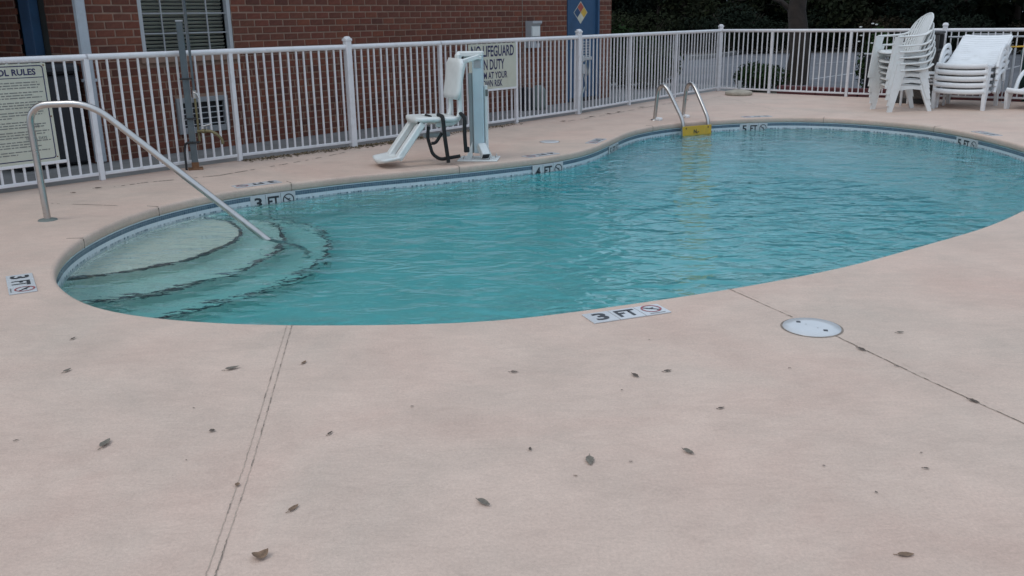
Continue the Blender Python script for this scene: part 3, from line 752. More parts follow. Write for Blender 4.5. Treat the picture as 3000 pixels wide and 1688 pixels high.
def run(root, seq, counts, mains, endpost=True):
    base = Vector((root.location.x, root.location.y))
    rf = random.Random(len(seq) * 7)
    for i, (a, b_) in enumerate(zip(seq[:-1], seq[1:])):
        pa, pb = FP[a], FP[b_]; d = pb - pa; ang = math.atan2(d.y, d.x); ln = d.length
        o = link('top_rail', rail_mesh('top_rail', ln + (.02 if i < len(seq) - 2 else 0), 1.189, .060, .058), None, root); o.location = (*(pa - base), 0); o.rotation_euler.z = ang
        o = link('bottom_rail', rail_mesh('bottom_rail', ln - .06, .066, .032, .030), None, root); o.location = (*(pa - base + d.normalized() * .03), 0); o.rotation_euler.z = ang
        nck = counts[i]
        for k in range(nck):
            p = pa + d * ((k + 1) / (nck + 1)) - base
            o = link('picket', PICK, None, root); o.location = (p.x, p.y, 0); o.rotation_euler = (rf.uniform(-.004, .004), rf.uniform(-.004, .004), ang)
    for i, a in enumerate(seq):
        if i == len(seq) - 1 and not endpost: continue
        p = FP[a] - base; q2 = FP[seq[min(i + 1, len(seq) - 1)]] - FP[seq[max(i - 1, 0)]] if 0 < i < len(seq) - 1 else (FP[seq[1]] - FP[seq[0]] if i == 0 else FP[seq[-1]] - FP[seq[-2]])
        ang = math.atan2(q2.y, q2.x)
        o = link('post', MPOST if a in mains else POST, None, root); o.location = (p.x, p.y, 0); o.rotation_euler.z = ang
        if a in mains: c = link('post_cap', CAP, None, o)
f1 = thing('fence', 'white metal picket fence running along the brick building', 'fence', (*FP[-1], 0))
run(f1, [-1, 0, 1, 2, 3, 4, 5, 6], [14] * 7, {3, 6})
gt = thing('gate', 'white picket gate with latch in front of the blue hazard door', 'gate', (*FP[6], 0))
run_dir = FP[7] - FP[6]
gbase = FP[6]; ga = math.atan2(run_dir.y, run_dir.x); gl = run_dir.length
o = link('top_rail', rail_mesh('top_rail', gl - .045, 1.189, .060, .058), None, gt); o.location = (*(run_dir.normalized() * .045), 0); o.rotation_euler.z = ga
o = link('bottom_rail', rail_mesh('bottom_rail', gl - .09, .066, .032, .030), None, gt); o.location = (*(run_dir.normalized() * .055), 0); o.rotation_euler.z = ga
for k in range(14):
    p = run_dir * ((k + 1) / 15); o = link('picket', PICK, None, gt); o.location = (p.x, p.y, 0); o.rotation_euler.z = ga
q = MB(); q.box((.19, -.03, .86), (.30, .035, .05), None, .006); q.box((.06, -.03, .86), (.06, .06, .09), None, .008); q.box((.08, -.035, .70), (.07, .05, .15), None, .008)
o = q.build('latch', MAT['frame_grey'], gt); o.rotation_euler.z = ga
q = MB(); q.tube([(.13, -.05, .84), (.16, -.06, .70), (.20, -.05, .60), (.24, -.05, .72), (.26, -.05, .85)], .009, 6); q.tube([(.07, -.05, .62), (.12, -.055, .50), (.15, -.05, .36)], .009, 6); o = q.build('chain', MAT['lift_grey'], gt); o.rotation_euler.z = ga
q = MB(); q.tube([(.12, -.04, .42), (.02, -.06, .32), (-.01, -.06, .03)], .011, 6); o = q.build('drop_rod', MAT['lift_grey'], gt); o.rotation_euler.z = ga
f2 = thing('fence', 'white metal picket fence from the gate around the corner to the stacked chairs', 'fence', (*FP[7], 0))
run(f2, [7, 8, 9, 10, 11, 12, 13, 14], [14, 14, 10, 13, 14, 14, 14], {9, 12})

# leaf litter along the fence foot
q = MB(); rl = random.Random(5)
for k in range(1500):
    s_ = rl.random(); i = rl.choice([2, 2, 3, 3, 3, 4]); p = FP[i].lerp(FP[i + 1], s_) - Vector((-.76, .65)) * abs(rl.gauss(.05, .07)); sz = rl.uniform(.006, .024); a = rl.uniform(0, 6.3)
    g = rl.uniform(.5, 1.7); q.ccur = (g * 1.05, g, g * .85, 1); h_ = rl.uniform(.004, .02)
    c, s2 = math.cos(a) * sz, math.sin(a) * sz * .9
    q.add([(p.x - c, p.y - s2, h_ * .4), (p.x + s2 * .5, p.y - c * .5, h_), (p.x + c, p.y + s2, h_ * .5), (p.x - s2 * .5, p.y + c * .5, h_ * 1.2)], [(0, 1, 2, 3)])
lo = q.build('leaf_litter', MAT['litter']); tag(lo, 'dry crumbled leaf litter along the foot of the fence', 'leaf litter', kind='stuff')

# ================================================================== SIGNS ON THE FENCE
def onpanel(i, j, s_, off):
    d = (FP[j] - FP[i]); n_ = Vector((d.y, -d.x)).normalized(); p = FP[i] + d * s_ + n_ * off; return p, math.atan2(d.y, d.x)
def sign_text(root, name, s_, size, x, z, y=-.004, bold=.012, sx=1.0, m='sign_blue'):
    me = text_mesh(s_, size, bold * size, sx); me.transform(Matrix.Rotation(PI / 2, 4, 'X')); me.materials.append(MAT[m]); o = link(name, me, None, root); o.location = (x, y, z); return o
# rules board: right edge px 143 at the top
p0, ga0 = onpanel(0, 1, .0, .022)
def panel_x(px, py, i, j, off):     # x along a panel and height for a pixel
    d = (FP[j] - FP[i]).normalized(); n_ = Vector((d.y, -d.x)); o = FP[i] + n_ * off; r = ray(px, py)
    t_ = (o.dot(n_)) / (Vector((r.x, r.y)).dot(n_)); w_ = CAMP + r * t_
    return (Vector((w_.x, w_.y)) - o).dot(d), w_.z
xr, zt = panel_x(133, 184, 0, 1, .022); xr2, zb = panel_x(175, 470, 0, 1, .022)
xr = (xr + xr2) / 2; SW = .88
rs = thing('pool_rules_sign', 'cream pool rules board with blue border hung on the fence behind the handrail', 'sign', (*p0, 0), ga0)
xl = xr - SW
q = MB(); q.box(((xl + xr) / 2, 0, (zt + zb) / 2), (SW, .006, zt - zb), None, .001); q.build('board', MAT['sign_white'], rs)
def bar(root, name, x0, x1, z0_, z1_, m, y=-.0045):
    q = MB(); q.add([(x0, y, z0_), (x1, y, z0_), (x1, y, z1_), (x0, y, z1_)], [(0, 1, 2, 3)]); return q.build(name, MAT[m], root)
q = MB(); bi = .028; X0, X1, Z0, Z1 = xl + bi, xr - bi, zb + bi, zt - bi * .6; rr = .03
def rrect(x0, x1, z0_, z1_, r_):
    out = []
    for cx_, cz_, a0_ in ((x1 - r_, z1_ - r_, 0), (x0 + r_, z1_ - r_, 90), (x0 + r_, z0_ + r_, 180), (x1 - r_, z0_ + r_, 270)):
        for k in range(5): a = math.radians(a0_ + k * 22.5); out.append((cx_ + r_ * math.cos(a), cz_ + r_ * math.sin(a)))
    return out
A = rrect(X0, X1, Z0, Z1, rr); B = rrect(X0 + .009, X1 - .009, Z0 + .009, Z1 - .009, rr - .007); n = len(A)
q.add([(x, -.0045, z) for x, z in A] + [(x, -.0045, z) for x, z in B], [(i, (i + 1) % n, n + (i + 1) % n, n + i) for i in range(n)]); q.build('border', MAT['sign_blue'], rs)
bar(rs, 'header_line', X0 + .01, X1 - .01, Z1 - .112, Z1 - .105, 'sign_blue')
ht = text_mesh('POOL RULES', .077, .0022, 1.0); wt = max(v.co.x for v in ht.vertices); ht.transform(Matrix.Rotation(PI / 2, 4, 'X')); ht.materials.append(MAT['sign_blue'])
o = link('header_text', ht, None, rs); o.location = (X1 - .07 - wt, -.005, Z1 - .084)
rr_ = random.Random(4); z = Z1 - .155; q = MB(); line = 0
while z > Z0 + .05:
    x = X0 + .04; end = X1 - rr_.choice([.05, .07, .12, .03, .2, .34])
    while x < end:
        w_ = rr_.uniform(.018, .07); q.add([(x, -.0047, z), (min(x + w_, end), -.0047, z), (min(x + w_, end), -.0047, z + .009), (x, -.0047, z + .009)], [(0, 1, 2, 3)]); x += w_ + .009
    line += 1; z -= .0235 if line % 3 else .042
tag(q.build('small_print', MAT['print_grey'], rs), kind='stuff')
sign_text(rs, 'handwritten_hours', '9    10:', .04, X1 - .21, Z0 + .30, -.0052, .02, .9, 'print_grey')
sign_text(rs, 'handwritten_hours', '10   ALL DAYS', .034, X1 - .25, Z0 + .19, -.0052, .02, .9, 'print_grey')
q = MB(); q.box(((xl + xr) / 2 + .03, .004, zb - .012), (SW + .06, .018, .03), None, .003); q.build('support_batten', MAT['white_paint'], rs)
for dx, dz in ((-.02, zt - zb - .02), (-.02, .42), (-.02, .04)):
    q = MB(); q.lathe([(0, .003), (.006, .002), (.008, 0)], 8); o = q.build('screw', MAT['rust'], rs); o.location = (xr + dx, -.004, zb + dz); o.rotation_euler = (PI / 2, 0, 0)
# no lifeguard board
xa, za = panel_x(1376, 128, 4, 5, .022); xb, zb2 = panel_x(1511, 120, 4, 5, .022); xc, zc2 = panel_x(1508, 257, 4, 5, .022)
pl, gl_ = onpanel(4, 5, 0, .022); XR = xb; XL = xa - .03; ZT = 1.155; ZB2 = zc2 + .015; W = XR - XL
ns = thing('lifeguard_sign', 'white sign reading no lifeguard on duty hung on the fence behind the pool lift', 'sign', (*pl, 0), gl_)
q = MB(); q.box(((XL + XR) / 2, 0, (ZT + ZB2) / 2), (W, .006, ZT - ZB2), None, .001); q.build('board', MAT['sign_white'], ns)
HS = ZT - ZB2
def fit_text(root, nm, s_, x0, x1, zbase, h_, bold=.02):
    me = text_mesh(s_, 1.0, bold); xs = [v.co.x for v in me.vertices]; ys = [v.co.y for v in me.vertices]
    me.transform(Matrix.Translation((-min(xs), -min(ys), 0))); me.transform(Matrix.Diagonal(((x1 - x0) / (max(xs) - min(xs)), h_ / (max(ys) - min(ys)), 1, 1)))
    me.transform(Matrix.Rotation(PI / 2, 4, 'X')); me.materials.append(MAT['sign_blue']); o = link(nm, me, None, root); o.location = (x0, -.0045, zbase); return o
fit_text(ns, 'lettering', 'NO LIFEGUARD', XL + W * .05, XR - W * .05, ZT - HS * .285, HS * .245)
fit_text(ns, 'lettering', 'ON DUTY', XL + W * .20, XR - W * .26, ZT - HS * .575, HS * .235)
fit_text(ns, 'lettering', 'SWIM AT YOUR', XL + W * .13, XR - W * .20, ZT - HS * .775, HS * .155)
fit_text(ns, 'lettering', 'OWN RISK', XL + W * .27, XR - W * .31, ZT - HS * .955, HS * .155)
q = MB(); q.box(((XL + XR) / 2, .0, ZB2 - .014), (W + .01, .016, .028), None, .003); q.build('support_batten', MAT['white_paint'], ns)

# ================================================================== HANDRAIL
def bend(pts, r, k=7):
    out = [Vector(pts[0])]
    for i in range(1, len(pts) - 1):
        a, p, b_ = Vector(pts[i - 1]), Vector(pts[i]), Vector(pts[i + 1]); d1 = (a - p); d2 = (b_ - p)
        rr_ = r[i - 1] if isinstance(r, (list, tuple)) else r
        q1 = p + d1.normalized() * min(rr_, d1.length * .49); q2 = p + d2.normalized() * min(rr_, d2.length * .49)
        for j in range(k + 1):
            t_ = j / k; out.append(q1 * (1 - t_) ** 2 + p * 2 * t_ * (1 - t_) + q2 * t_ ** 2)
    out.append(Vector(pts[-1])); return out
hr = thing('handrail', 'curved stainless steel handrail leading down the pool steps into the water', 'handrail', (-3.70, 7.06, 0))
path = bend([(0, 0, 0), (-.015, 0, .905), (.475, -.01, .915), (1.739, -.036, -.172), (2.02, -.045, -.42), (2.06, -.045, -.70)], [.17, .17, .05, .06])
q = MB(); q.tube(path, .0262, 16); q.build('rail_tube', MAT['steel'], hr)
q = MB(); q.lathe([(.027, .016), (.045, .014), (.068, .008), (.074, 0)], 24); q.build('base_flange', MAT['grey_green'], hr)

# ================================================================== LADDER
Lb, Rb = Vector((2.17, 13.63)), Vector((2.66, 13.98))
iL = nearest(Vector((2.45, 13.22))); iR = nearest(Vector((2.93, 13.46)))
ld = thing('pool_ladder', 'stainless steel pool ladder with two arched rails at the deep end', 'ladder', (Lb.x, Lb.y, 0))
for b_, i in ((Lb, iL), (Rb, iR)):
    f_ = LOOP[i] - LN[i] * .10 - Lb; bb = b_ - Lb; dirv = f_ - bb
    q = MB(); pth = bend([(*bb, 0), (*(bb + dirv * .10), .50), (*(bb + dirv * .36), .52), (*(bb + dirv * .98), .04), (*f_, -.10), (*f_, -1.1)], [.16, .16, .10, .06])
    q.tube(pth, .0275, 14); q.build('rail', MAT['steel'], ld)
    q = MB(); q.lathe([(.024, .02), (.05, .016), (.062, 0)], 18); o = q.build('flange', MAT['steel'], ld); o.location = (*bb, 0)
    q = MB(); q.box((0, 0, .02), (.10, .07, .05), None, .012); o = q.build('anchor_cover', MAT['plastic'], ld); o.location = (*(bb + (dirv.normalized() * .09)), 0); o.rotation_euler.z = math.atan2(dirv.y, dirv.x)
fL = LOOP[iL] - LN[iL] * .10 - Lb; fR = LOOP[iR] - LN[iR] * .10 - Lb; dd = fR - fL; an = math.atan2(dd.y, dd.x); mid = (fL + fR) / 2; nn = Vector((dd.y, -dd.x)).normalized()
for z in (-.45, -.72, -.99):
    q = MB(); q.box((0, 0, 0), (dd.length - .03, .10, .035), None, .01); o = q.build('tread', MAT['plastic'], ld); o.location = (*mid, z); o.rotation_euler.z = an
ys = thing('ladder_notice', 'yellow plastic notice hung between the ladder rails at the waterline', 'notice', (*(mid + Lb + nn * .032), -.13), an)
q = MB(); q.extr([(-.011, -.115), (-.006, -.115), (.012, .085), (-.004, .085)], 0, -dd.length / 2 - .03, dd.length / 2 + .03); q.build('plate', MAT['yellow'], ys)
me = text_mesh('N.-', .075, .003, 1.0, True); me.transform(Matrix.Rotation(PI / 2, 4, 'X')); me.materials.append(MAT['ink']); o = link('lettering', me, None, ys); o.location = (-.02, -.0125, -.02); o.rotation_euler.x = -.06
for s_ in (-1, 1):
    q = MB(); q.lathe([(0, .006), (.010, .004), (.012, 0)], 10); o = q.build('bolt', MAT['rust'], ys); o.location = (s_ * (dd.length / 2 - .03), -.006, .055); o.rotation_euler.x = PI / 2

# ================================================================== DEPTH MARKERS
TS = .152
tq = MB(); tq.box((0, 0, 0), (TS - .004, TS - .004, .007), None, .0015); TILE = tq.mesh('tile', [MAT['tile_white']])
def ring_mesh(R, r_, mats):
    q = MB(); k = 28
    q.add([((R if j else r_) * math.cos(2 * PI * i / k), (R if j else r_) * math.sin(2 * PI * i / k), 0) for j in (0, 1) for i in range(k)], [(i, (i + 1) % k, k + (i + 1) % k, k + i) for i in range(k)])
    a = math.radians(-38); d = Vector((math.cos(a), math.sin(a))); n_ = Vector((-d.y, d.x)) * .0045
    q.add([(*(-d * r_ - n_), 0), (*(d * r_ - n_), 0), (*(d * r_ + n_), 0), (*(-d * r_ + n_), 0)], [(0, 1, 2, 3)])
    return q.mesh('no_diving_ring', [MAT[mats]])
def diver_mesh():
    q = MB()
    for a, b_, w_ in (((-.022, .014), (.006, -.006), .007), ((.006, -.006), (.024, -.020), .005), ((-.022, .014), (-.034, .024), .005), ((.0, .006), (.018, .010), .004)):
        a, b_ = Vector(a), Vector(b_); d = (b_ - a).normalized(); n_ = Vector((-d.y, d.x)) * w_
        q.add([(*(a - n_), 0), (*(b_ - n_), 0), (*(b_ + n_), 0), (*(a + n_), 0)], [(0, 1, 2, 3)])
    k = 10; q.add([(.028 + .007 * math.cos(2 * PI * i / k), -.026 + .007 * math.sin(2 * PI * i / k), 0) for i in range(k)], [tuple(range(k))])
    return q.mesh('diver', [MAT['ink']])
NUM = {}
def glyph(s_, w_, h_):
    k = (s_, w_, h_)
    if k not in NUM:
        me = text_mesh(s_, 1.0, .028); xs = [v.co.x for v in me.vertices]; ys_ = [v.co.y for v in me.vertices]
        me.transform(Matrix.Translation((-(min(xs) + max(xs)) / 2, -(min(ys_) + max(ys_)) / 2, 0))); me.transform(Matrix.Diagonal((w_ / (max(xs) - min(xs)), h_ / (max(ys_) - min(ys_)), 1, 1))); me.materials.append(MAT['ink']); NUM[k] = me
    return NUM[k]
RINGR = ring_mesh(.056, .046, 'ink_red'); RINGK = ring_mesh(.058, .047, 'ink'); DIV = diver_mesh()
def marker(num, M4, label, ring, group=None):
    o = bpy.data.objects.new('depth_marker', None); COL.objects.link(o); o.empty_display_size = .1; o.matrix_world = M4; tag(o, label, 'depth marker', group)
    for k in (-1, 0, 1):
        c = link('tile', TILE, None, o); c.location = (k * TS, 0, .0035)
    for nm, me, x in (('numeral', glyph(num, .075, .105), -TS), ('lettering', glyph('FT', .115, .10), 0), ('no_diving_ring', ring, TS), ('diver', DIV, TS)):
        c = link(nm, me, None, o); c.location = (x, (.012 if x == TS and ring is RINGR else 0), .0085 if nm != 'diver' else .0090)
    if ring is RINGR:
        q = MB(); q.add([(-.045, -.064, 0), (.045, -.064, 0), (.045, -.058, 0), (-.045, -.058, 0)], [(0, 1, 2, 3)]); c = q.build('caption', MAT['print_grey'], o); c.location = (TS, 0, .0085)
    return o
def deck_marker(num, px, label, out=.13, shift=0.0):
    p = g2(*px); i = nearest(p); up = -LN[i]; right = Vector((up.y, -up.x))
    c = p if out is None else LOOP[i] + LN[i] * out
    M4 = Matrix(((right.x, up.x, 0, c.x), (right.y, up.y, 0, c.y), (0, 0, 1, 0.0005), (0, 0, 0, 1)))
    return marker(num, M4, label, RINGR)
deck_marker('3', (1836, 921), 'white deck tiles reading 3 FT near the round skimmer lid', None)
deck_marker('3', (62, 833), 'white deck tiles reading 3 FT beside the shallow rounded end of the pool', None)
deck_marker('3', (780, 545), 'deck tiles reading 3 FT between the shower post and the pool edge')
deck_marker('4', (1608, 459), 'deck tiles reading 4 FT beside the pool lift base')
deck_marker('5', (1770, 416), 'deck tiles reading 5 FT at the bend of the pool edge')
deck_marker('5', (2225, 345), 'deck tiles reading 5 FT to the right of the pool ladder')
deck_marker('5', (2862, 392), 'deck tiles reading 5 FT in front of the stacked loungers')
def wall_marker(num, px, label):
    i = nearest(g2(*px)); inn = -LN[i]; c = LOOP[i] + LN[i] * .008; right = Vector((-inn.y, inn.x)) ; zc_ = -.157
    # reads from inside the pool: right-hand direction seen facing the wall
    M4 = Matrix(((right.x, 0, inn.x, c.x), (right.y, 0, inn.y, c.y), (0, 1, 0, zc_), (0, 0, 0, 1)))
    return marker(num, M4, label, RINGK)
wall_marker('3', (800, 543), 'waterline tiles reading 3 FT on the pool wall past the handrail')
wall_marker('4', (1620, 459), 'waterline tiles reading 4 FT on the pool wall below the lift')
wall_marker('5', (1797, 405), 'waterline tiles reading 5 FT on the inward bend of the pool wall')
wall_marker('5', (2215, 346), 'waterline tiles reading 5 FT just right of the yellow ladder notice')
wall_marker('5', (2836, 387), 'waterline tiles reading 5 FT on the wall below the stacked loungers')

# ================================================================== SKIMMER LIDS
def lid(p, R, a, label, dots=True):
    o = thing('skimmer_lid', label, 'lid', (p.x, p.y, 0), a)
    q = MB(); q.lathe([(R + .010, .0015), (R, .0022)], 40); q.build('gap_ring', MAT['joint'], o)
    q = MB(); q.lathe([(R, .001), (R - .002, .006), (R * .6, .008), (0, .0085)], 40); q.build('cover', MAT['tile_white'], o)
    if dots:
        for s_ in (-1, 1):
            q = MB(); q.box((s_ * R * .58, 0, .0085), (.020, .020, .003), rotz(.75)); q.build('finger_hole', MAT['ink'], o)
            q = MB(); q.lathe([(0, .0095), (.004, .009)], 8, (s_ * R * .25, 0, 0)); q.build('screw', MAT['print_grey'], o)
    return o
pc = gp(2378, 960); e1 = g2(2337, 946); e2 = g2(2419, 972)
lid(pc, (g2(2292, 953) - g2(2466, 968)).length / 2 * 1.0, math.atan2((e2 - e1).y, (e2 - e1).x), 'round white skimmer lid with two square finger holes in the deck')
lid(gp(1610, 416), .12, 0, 'round pale skimmer lid in the deck right of the pool lift', False)

# ================================================================== POOL LIFT
dl = Vector((-.922, -.387)); la = math.atan2(dl.y, dl.x)
lf = thing('pool_lift', 'white pool lift chair with footrest and black straps on a pale blue column', 'pool lift', (-.335, 9.985, 0), la)
LW, LBm = MAT['lift_white'], MAT['lift_blue']
ca = -la                      # turn parts back to face the camera
Rc = rotz(ca - .10)
q = MB(); q.box((.02, .02, .008), (.44, .34, .014), Rc, .004); q.build('base_plate', LW, lf)
q = MB(); q.box((0, 0, .60), (.115, .10, 1.06), Rc, .008); q.build('column', LBm, lf)
cs = Rc @ Vector((-.085, .02, 0)); q = MB(); q.box((cs.x, cs.y, .50), (.045, .07, .86), Rc, .006); q.build('column_shade_face', MAT['lift_grey'], lf)  # darker grey slab: shade of the column's left face put into colour
cs = Rc @ Vector((.078, .03, 0)); q = MB(); q.box((cs.x, cs.y, .44), (.032, .06, .72), Rc, .006); q.build('actuator_tube', LW, lf)
cs = Rc @ Vector((0, 0, 1.135)); q = MB(); q.box(cs, (.125, .115, .05), Rc, .01); q.box(cs - Vector((0, 0, .045)), (.10, .13, .035), Rc, .006); q.build('column_head', LW, lf)
cs = Rc @ Vector((-.12, -.02, 1.13)); q = MB(); q.box(cs, (.20, .07, .06), Rc, .012); cs = Rc @ Vector((-.20, -.03, 1.09)); q.box(cs, (.08, .10, .13), Rc, .03); q.build('swing_arm', LW, lf)
cs = Rc @ Vector((-.155, -.05, 1.08)); q = MB(); q.box(cs, (.02, .03, .05), Rc, .004); q.build('pivot_bolt', MAT['black'], lf)
cs = Rc @ Vector((.0, -.053, 1.03)); q = MB(); q.box(cs, (.075, .004, .085), Rc); q.build('rating_plate', MAT['frame_grey'], lf)
cs = Rc @ Vector((.09, -.003, .72)); q = MB(); q.box(cs, (.028, .004, .07), Rc); q.build('decal', MAT['grey_green'], lf)
# base lugs, bolts and the black-capped tow tube
for sx_ in (-1, 1):
    q = MB(); v0 = [Rc @ Vector((sx_ * .075, -.045, .015)), Rc @ Vector((sx_ * .15, -.045, .015)), Rc @ Vector((sx_ * .075, -.045, .20))]
    v1 = [p + Rc @ Vector((0, .012, 0)) for p in v0]; q.add(v0 + v1, [(0, 1, 2), (5, 4, 3), (0, 3, 4, 1), (1, 4, 5, 2), (2, 5, 3, 0)]); q.build('gusset', LW, lf)
for k in range(4):
    cs = Rc @ Vector(((-.16, -.06, .13, .18)[k], (-.10, -.13, -.12, .04)[k], .015)); q = MB(); q.lathe([(.013, 0), (.013, .02), (.007, .02), (.007, .04), (0, .041)], 8, cs); q.build('anchor_bolt', MAT['steel'], lf)
p1 = Rc @ Vector((.02, -.04, .16)); p2 = Rc @ Vector((.085, -.15, .055)); dv = p2 - p1
rotm = dv.to_track_quat('X', 'Z').to_matrix()
q = MB(); q.box((p1 + p2) / 2, (dv.length, .09, .07), rotm, .006); q.build('tow_tube', LW, lf)
q = MB(); q.box(p2 + dv.normalized() * .002, (.012, .080, .060), rotm, .004); q.build('tube_cap', MAT['black'], lf)
# seat (x forward = towards the footrest, y = side nearer the pool)
SY = .0
def seat_profile(pts, y0, y1, nm, m, thick=.02):
    q = MB(); up = [(x, z + thick) for x, z in pts]; n_ = len(pts)
    q.extr(pts + up[::-1], 1, y0, y1); return q.build(nm, m, lf)
q = MB()
def slab(q, c0, c1, w0, w1, th, rows=8, cols=10, rnd_=.05, dish=0.012):
    """rounded shell between two centre points; width along y"""
    c0, c1 = Vector(c0), Vector(c1); d = c1 - c0; nrm = Vector((0, 1, 0)).cross(d).normalized()
    if nrm.z < 0: nrm = -nrm
    top = []; bot = []
    for i in range(rows + 1):
        t_ = i / rows; w_ = w0 + (w1 - w0) * t_
        e_ = min(t_, 1 - t_) * d.length
        if e_ < rnd_: w_ -= 2 * (rnd_ - math.sqrt(max(rnd_ ** 2 - (rnd_ - e_) ** 2, 0)))
        for j in range(cols + 1):
            s_ = j / cols * 2 - 1; p = c0 + d * t_ + Vector((0, 1, 0)) * (s_ * w_ / 2) + nrm * (dish * (s_ * s_) )
            ed = 1 - max(0, abs(s_) - .8) / .2 * .5
            top.append(p + nrm * th / 2 * ed); bot.append(p - nrm * th / 2 * ed)
    n_ = (rows + 1) * (cols + 1); fs = []; c_ = cols + 1
    for i in range(rows):
        for j in range(cols):
            a = i * c_ + j; fs.append((a, a + 1, a + c_ + 1, a + c_)); fs.append((n_ + a, n_ + a + c_, n_ + a + c_ + 1, n_ + a + 1))
    for j in range(cols): fs.append((j, n_ + j, n_ + j + 1, j + 1)); a = rows * c_ + j; fs.append((a, a + 1, n_ + a + 1, n_ + a))
    for i in range(rows): a = i * c_; fs.append((a, a + c_, n_ + a + c_, n_ + a)); a = i * c_ + cols; fs.append((a, n_ + a, n_ + a + c_, a + c_))
    q.add(top + bot, fs, True)
slab(q, (.30, SY, .465), (.78, SY, .48), .46, .44, .06, dish=.008); q.build('seat', LW, lf)
q = MB(); slab(q, (.325, SY, .675), (.265, SY, 1.095), .50, .48, .05, rnd_=.06, dish=-.015); q.build('backrest', LW, lf)
for s_ in (-1, 1):
    q = MB(); q.tube(bend([(.55, SY + s_ * .15, .42), (.33, SY + s_ * .15, .425), (.27, SY + s_ * .15, .52), (.275, SY + s_ * .15, .80), (.21, SY + s_ * .15, 1.07)], [.10, .08, .1]), .026, 10); q.build('frame_tube', LW, lf)
    q = MB(); q.box((.13, SY + s_ * .10, 1.08), (.22, .03, .05), Matrix.Rotation(.25, 3, 'Y'), .008); q.build('hinge_arm', LW, lf)
    # footrest side rails
    c0, c1 = Vector((.70, SY + s_ * .155, .45)), Vector((.985, SY + s_ * .155, .085)); d = c1 - c0
    q = MB(); q.box((c0 + c1) / 2, (d.length, .10, .07), d.to_track_quat('X', 'Z').to_matrix(), .012); q.build('footrest_rail', LW, lf)
    q = MB(); q.box((.735, SY + s_ * .185, .455), (.05, .012, .022), None, .003); q.build('bracket', MAT['black'], lf)
q = MB(); slab(q, (.93, SY, .085), (1.17, SY, .055), .46, .42, .04, dish=.03, rnd_=.05); q.build('footrest', LW, lf)
q = MB(); q.box((.50, SY + .02, .30), (.30, .05, .05), None, .012); q.build('under_frame', MAT['lift_grey'], lf)
q = MB(); q.box((.62, SY - .02, .515), (.05, .05, .02), None, .006); q.build('buckle', LW, lf)
def strap(pts, w_=.022, nm='strap'):
    q = MB(); q.tube(bend(pts, .04, 5), w_, 8, True, True, .62, .62); return q.build(nm, MAT['strap'], lf)
strap([(.50, SY + .10, .52), (.50, SY + .245, .515), (.49, SY + .26, .30), (.455, SY + .25, .03)], .036)
strap([(.275, SY + .16, .53), (.26, SY + .25, .50), (.265, SY + .255, .30), (.255, SY + .25, .15)], .034)
strap([(.635, SY + .16, .41), (.655, SY + .18, .30), (.61, SY + .19, .12), (.53, SY + .20, .06), (.31, SY + .22, .085)], .030)
strap([(.615, SY + .18, .235), (.57, SY + .19, .235), (.505, SY + .21, .34)], .028)
strap([(.60, SY - .16, .50), (.61, SY + .02, .518), (.60, SY + .15, .512)], .02)
q = MB(); q.box((.24, SY + .235, .15), (.06, .03, .06), None, .008); q.build('strap_buckle', MAT['black'], lf)

# ================================================================== SHOWER POST
sp_ = thing('shower_post', 'grey steel outdoor shower post with rusty base, pipes and spigot at the fence', 'shower post', (-3.343, 9.545, 0))
q = MB(); q.box((0, 0, .755), (.066, .066, 1.50), rotz(.35), .004); q.build('post', MAT['galv'], sp_)
q = MB(); q.box((0, 0, 1.513), (.074, .074, .016), rotz(.35), .003); q.build('post_cap', MAT['frame_grey'], sp_)
q = MB(); q.box((0, 0, .008), (.15, .13, .016), rotz(.35), .003); q.box((.0, 0, .045), (.072, .072, .07), rotz(.35), .004); q.build('base_plate', MAT['rust'], sp_)
q = MB(); q.tube([(.078, -.01, .78), (.078, -.01, 2.35)], .013, 10); q.tube(bend([(.078, -.01, 2.35), (.078, -.01, 2.45), (.0, -.25, 2.45)], .06), .013, 10); q.build('riser_pipe', MAT['galv'], sp_)
q = MB(); q.lathe([(.012, 0), (.05, -.05), (.05, -.06), (0, -.06)], 14, (0, -.26, 2.44)); q.build('shower_head', MAT['steel'], sp_)
q = MB(); q.tube([(.078, -.01, .30), (.078, -.01, .76)], .012, 10); q.build('supply_pipe', MAT['brass'], sp_)
q = MB(); q.tube([(.078, -.01, .74), (.078, -.01, .82)], .024, 10); q.tube([(.078, -.03, .80), (.12, -.05, .79), (.135, -.05, .74)], .008, 6); q.build('valve', MAT['steel'], sp_)
for z in (.94, .535, .285):
    q = MB(); q.box((.012, -.008, z), (.125, .085, .014), rotz(.18), .003); q.build('clamp_strap', MAT['black'], sp_)
q = MB(); q.tube(bend([(.07, -.02, .40), (.14, -.03, .405), (.24, -.05, .405), (.33, -.06, .33), (.335, -.06, .27)], .05), [.016] * 26, 10); q.tube([(.13, -.03, .405), (.16, -.035, .405)], .024, 10); q.build('spigot', MAT['brass'], sp_)
q = MB(); q.tube([(.17, -.03, .41), (.17, -.03, .45)], .008, 6); q.tube([(.13, -.05, .455), (.215, -.02, .475)], .009, 6); q.build('spigot_handle', MAT['steel'], sp_)
q = MB(); q.tube(bend([(.02, -.045, .29), (-.06, -.05, .285), (-.078, -.05, .2), (-.080, -.05, .0)], .03), .012, 8); q.build('drain_hose', MAT['black'], sp_)

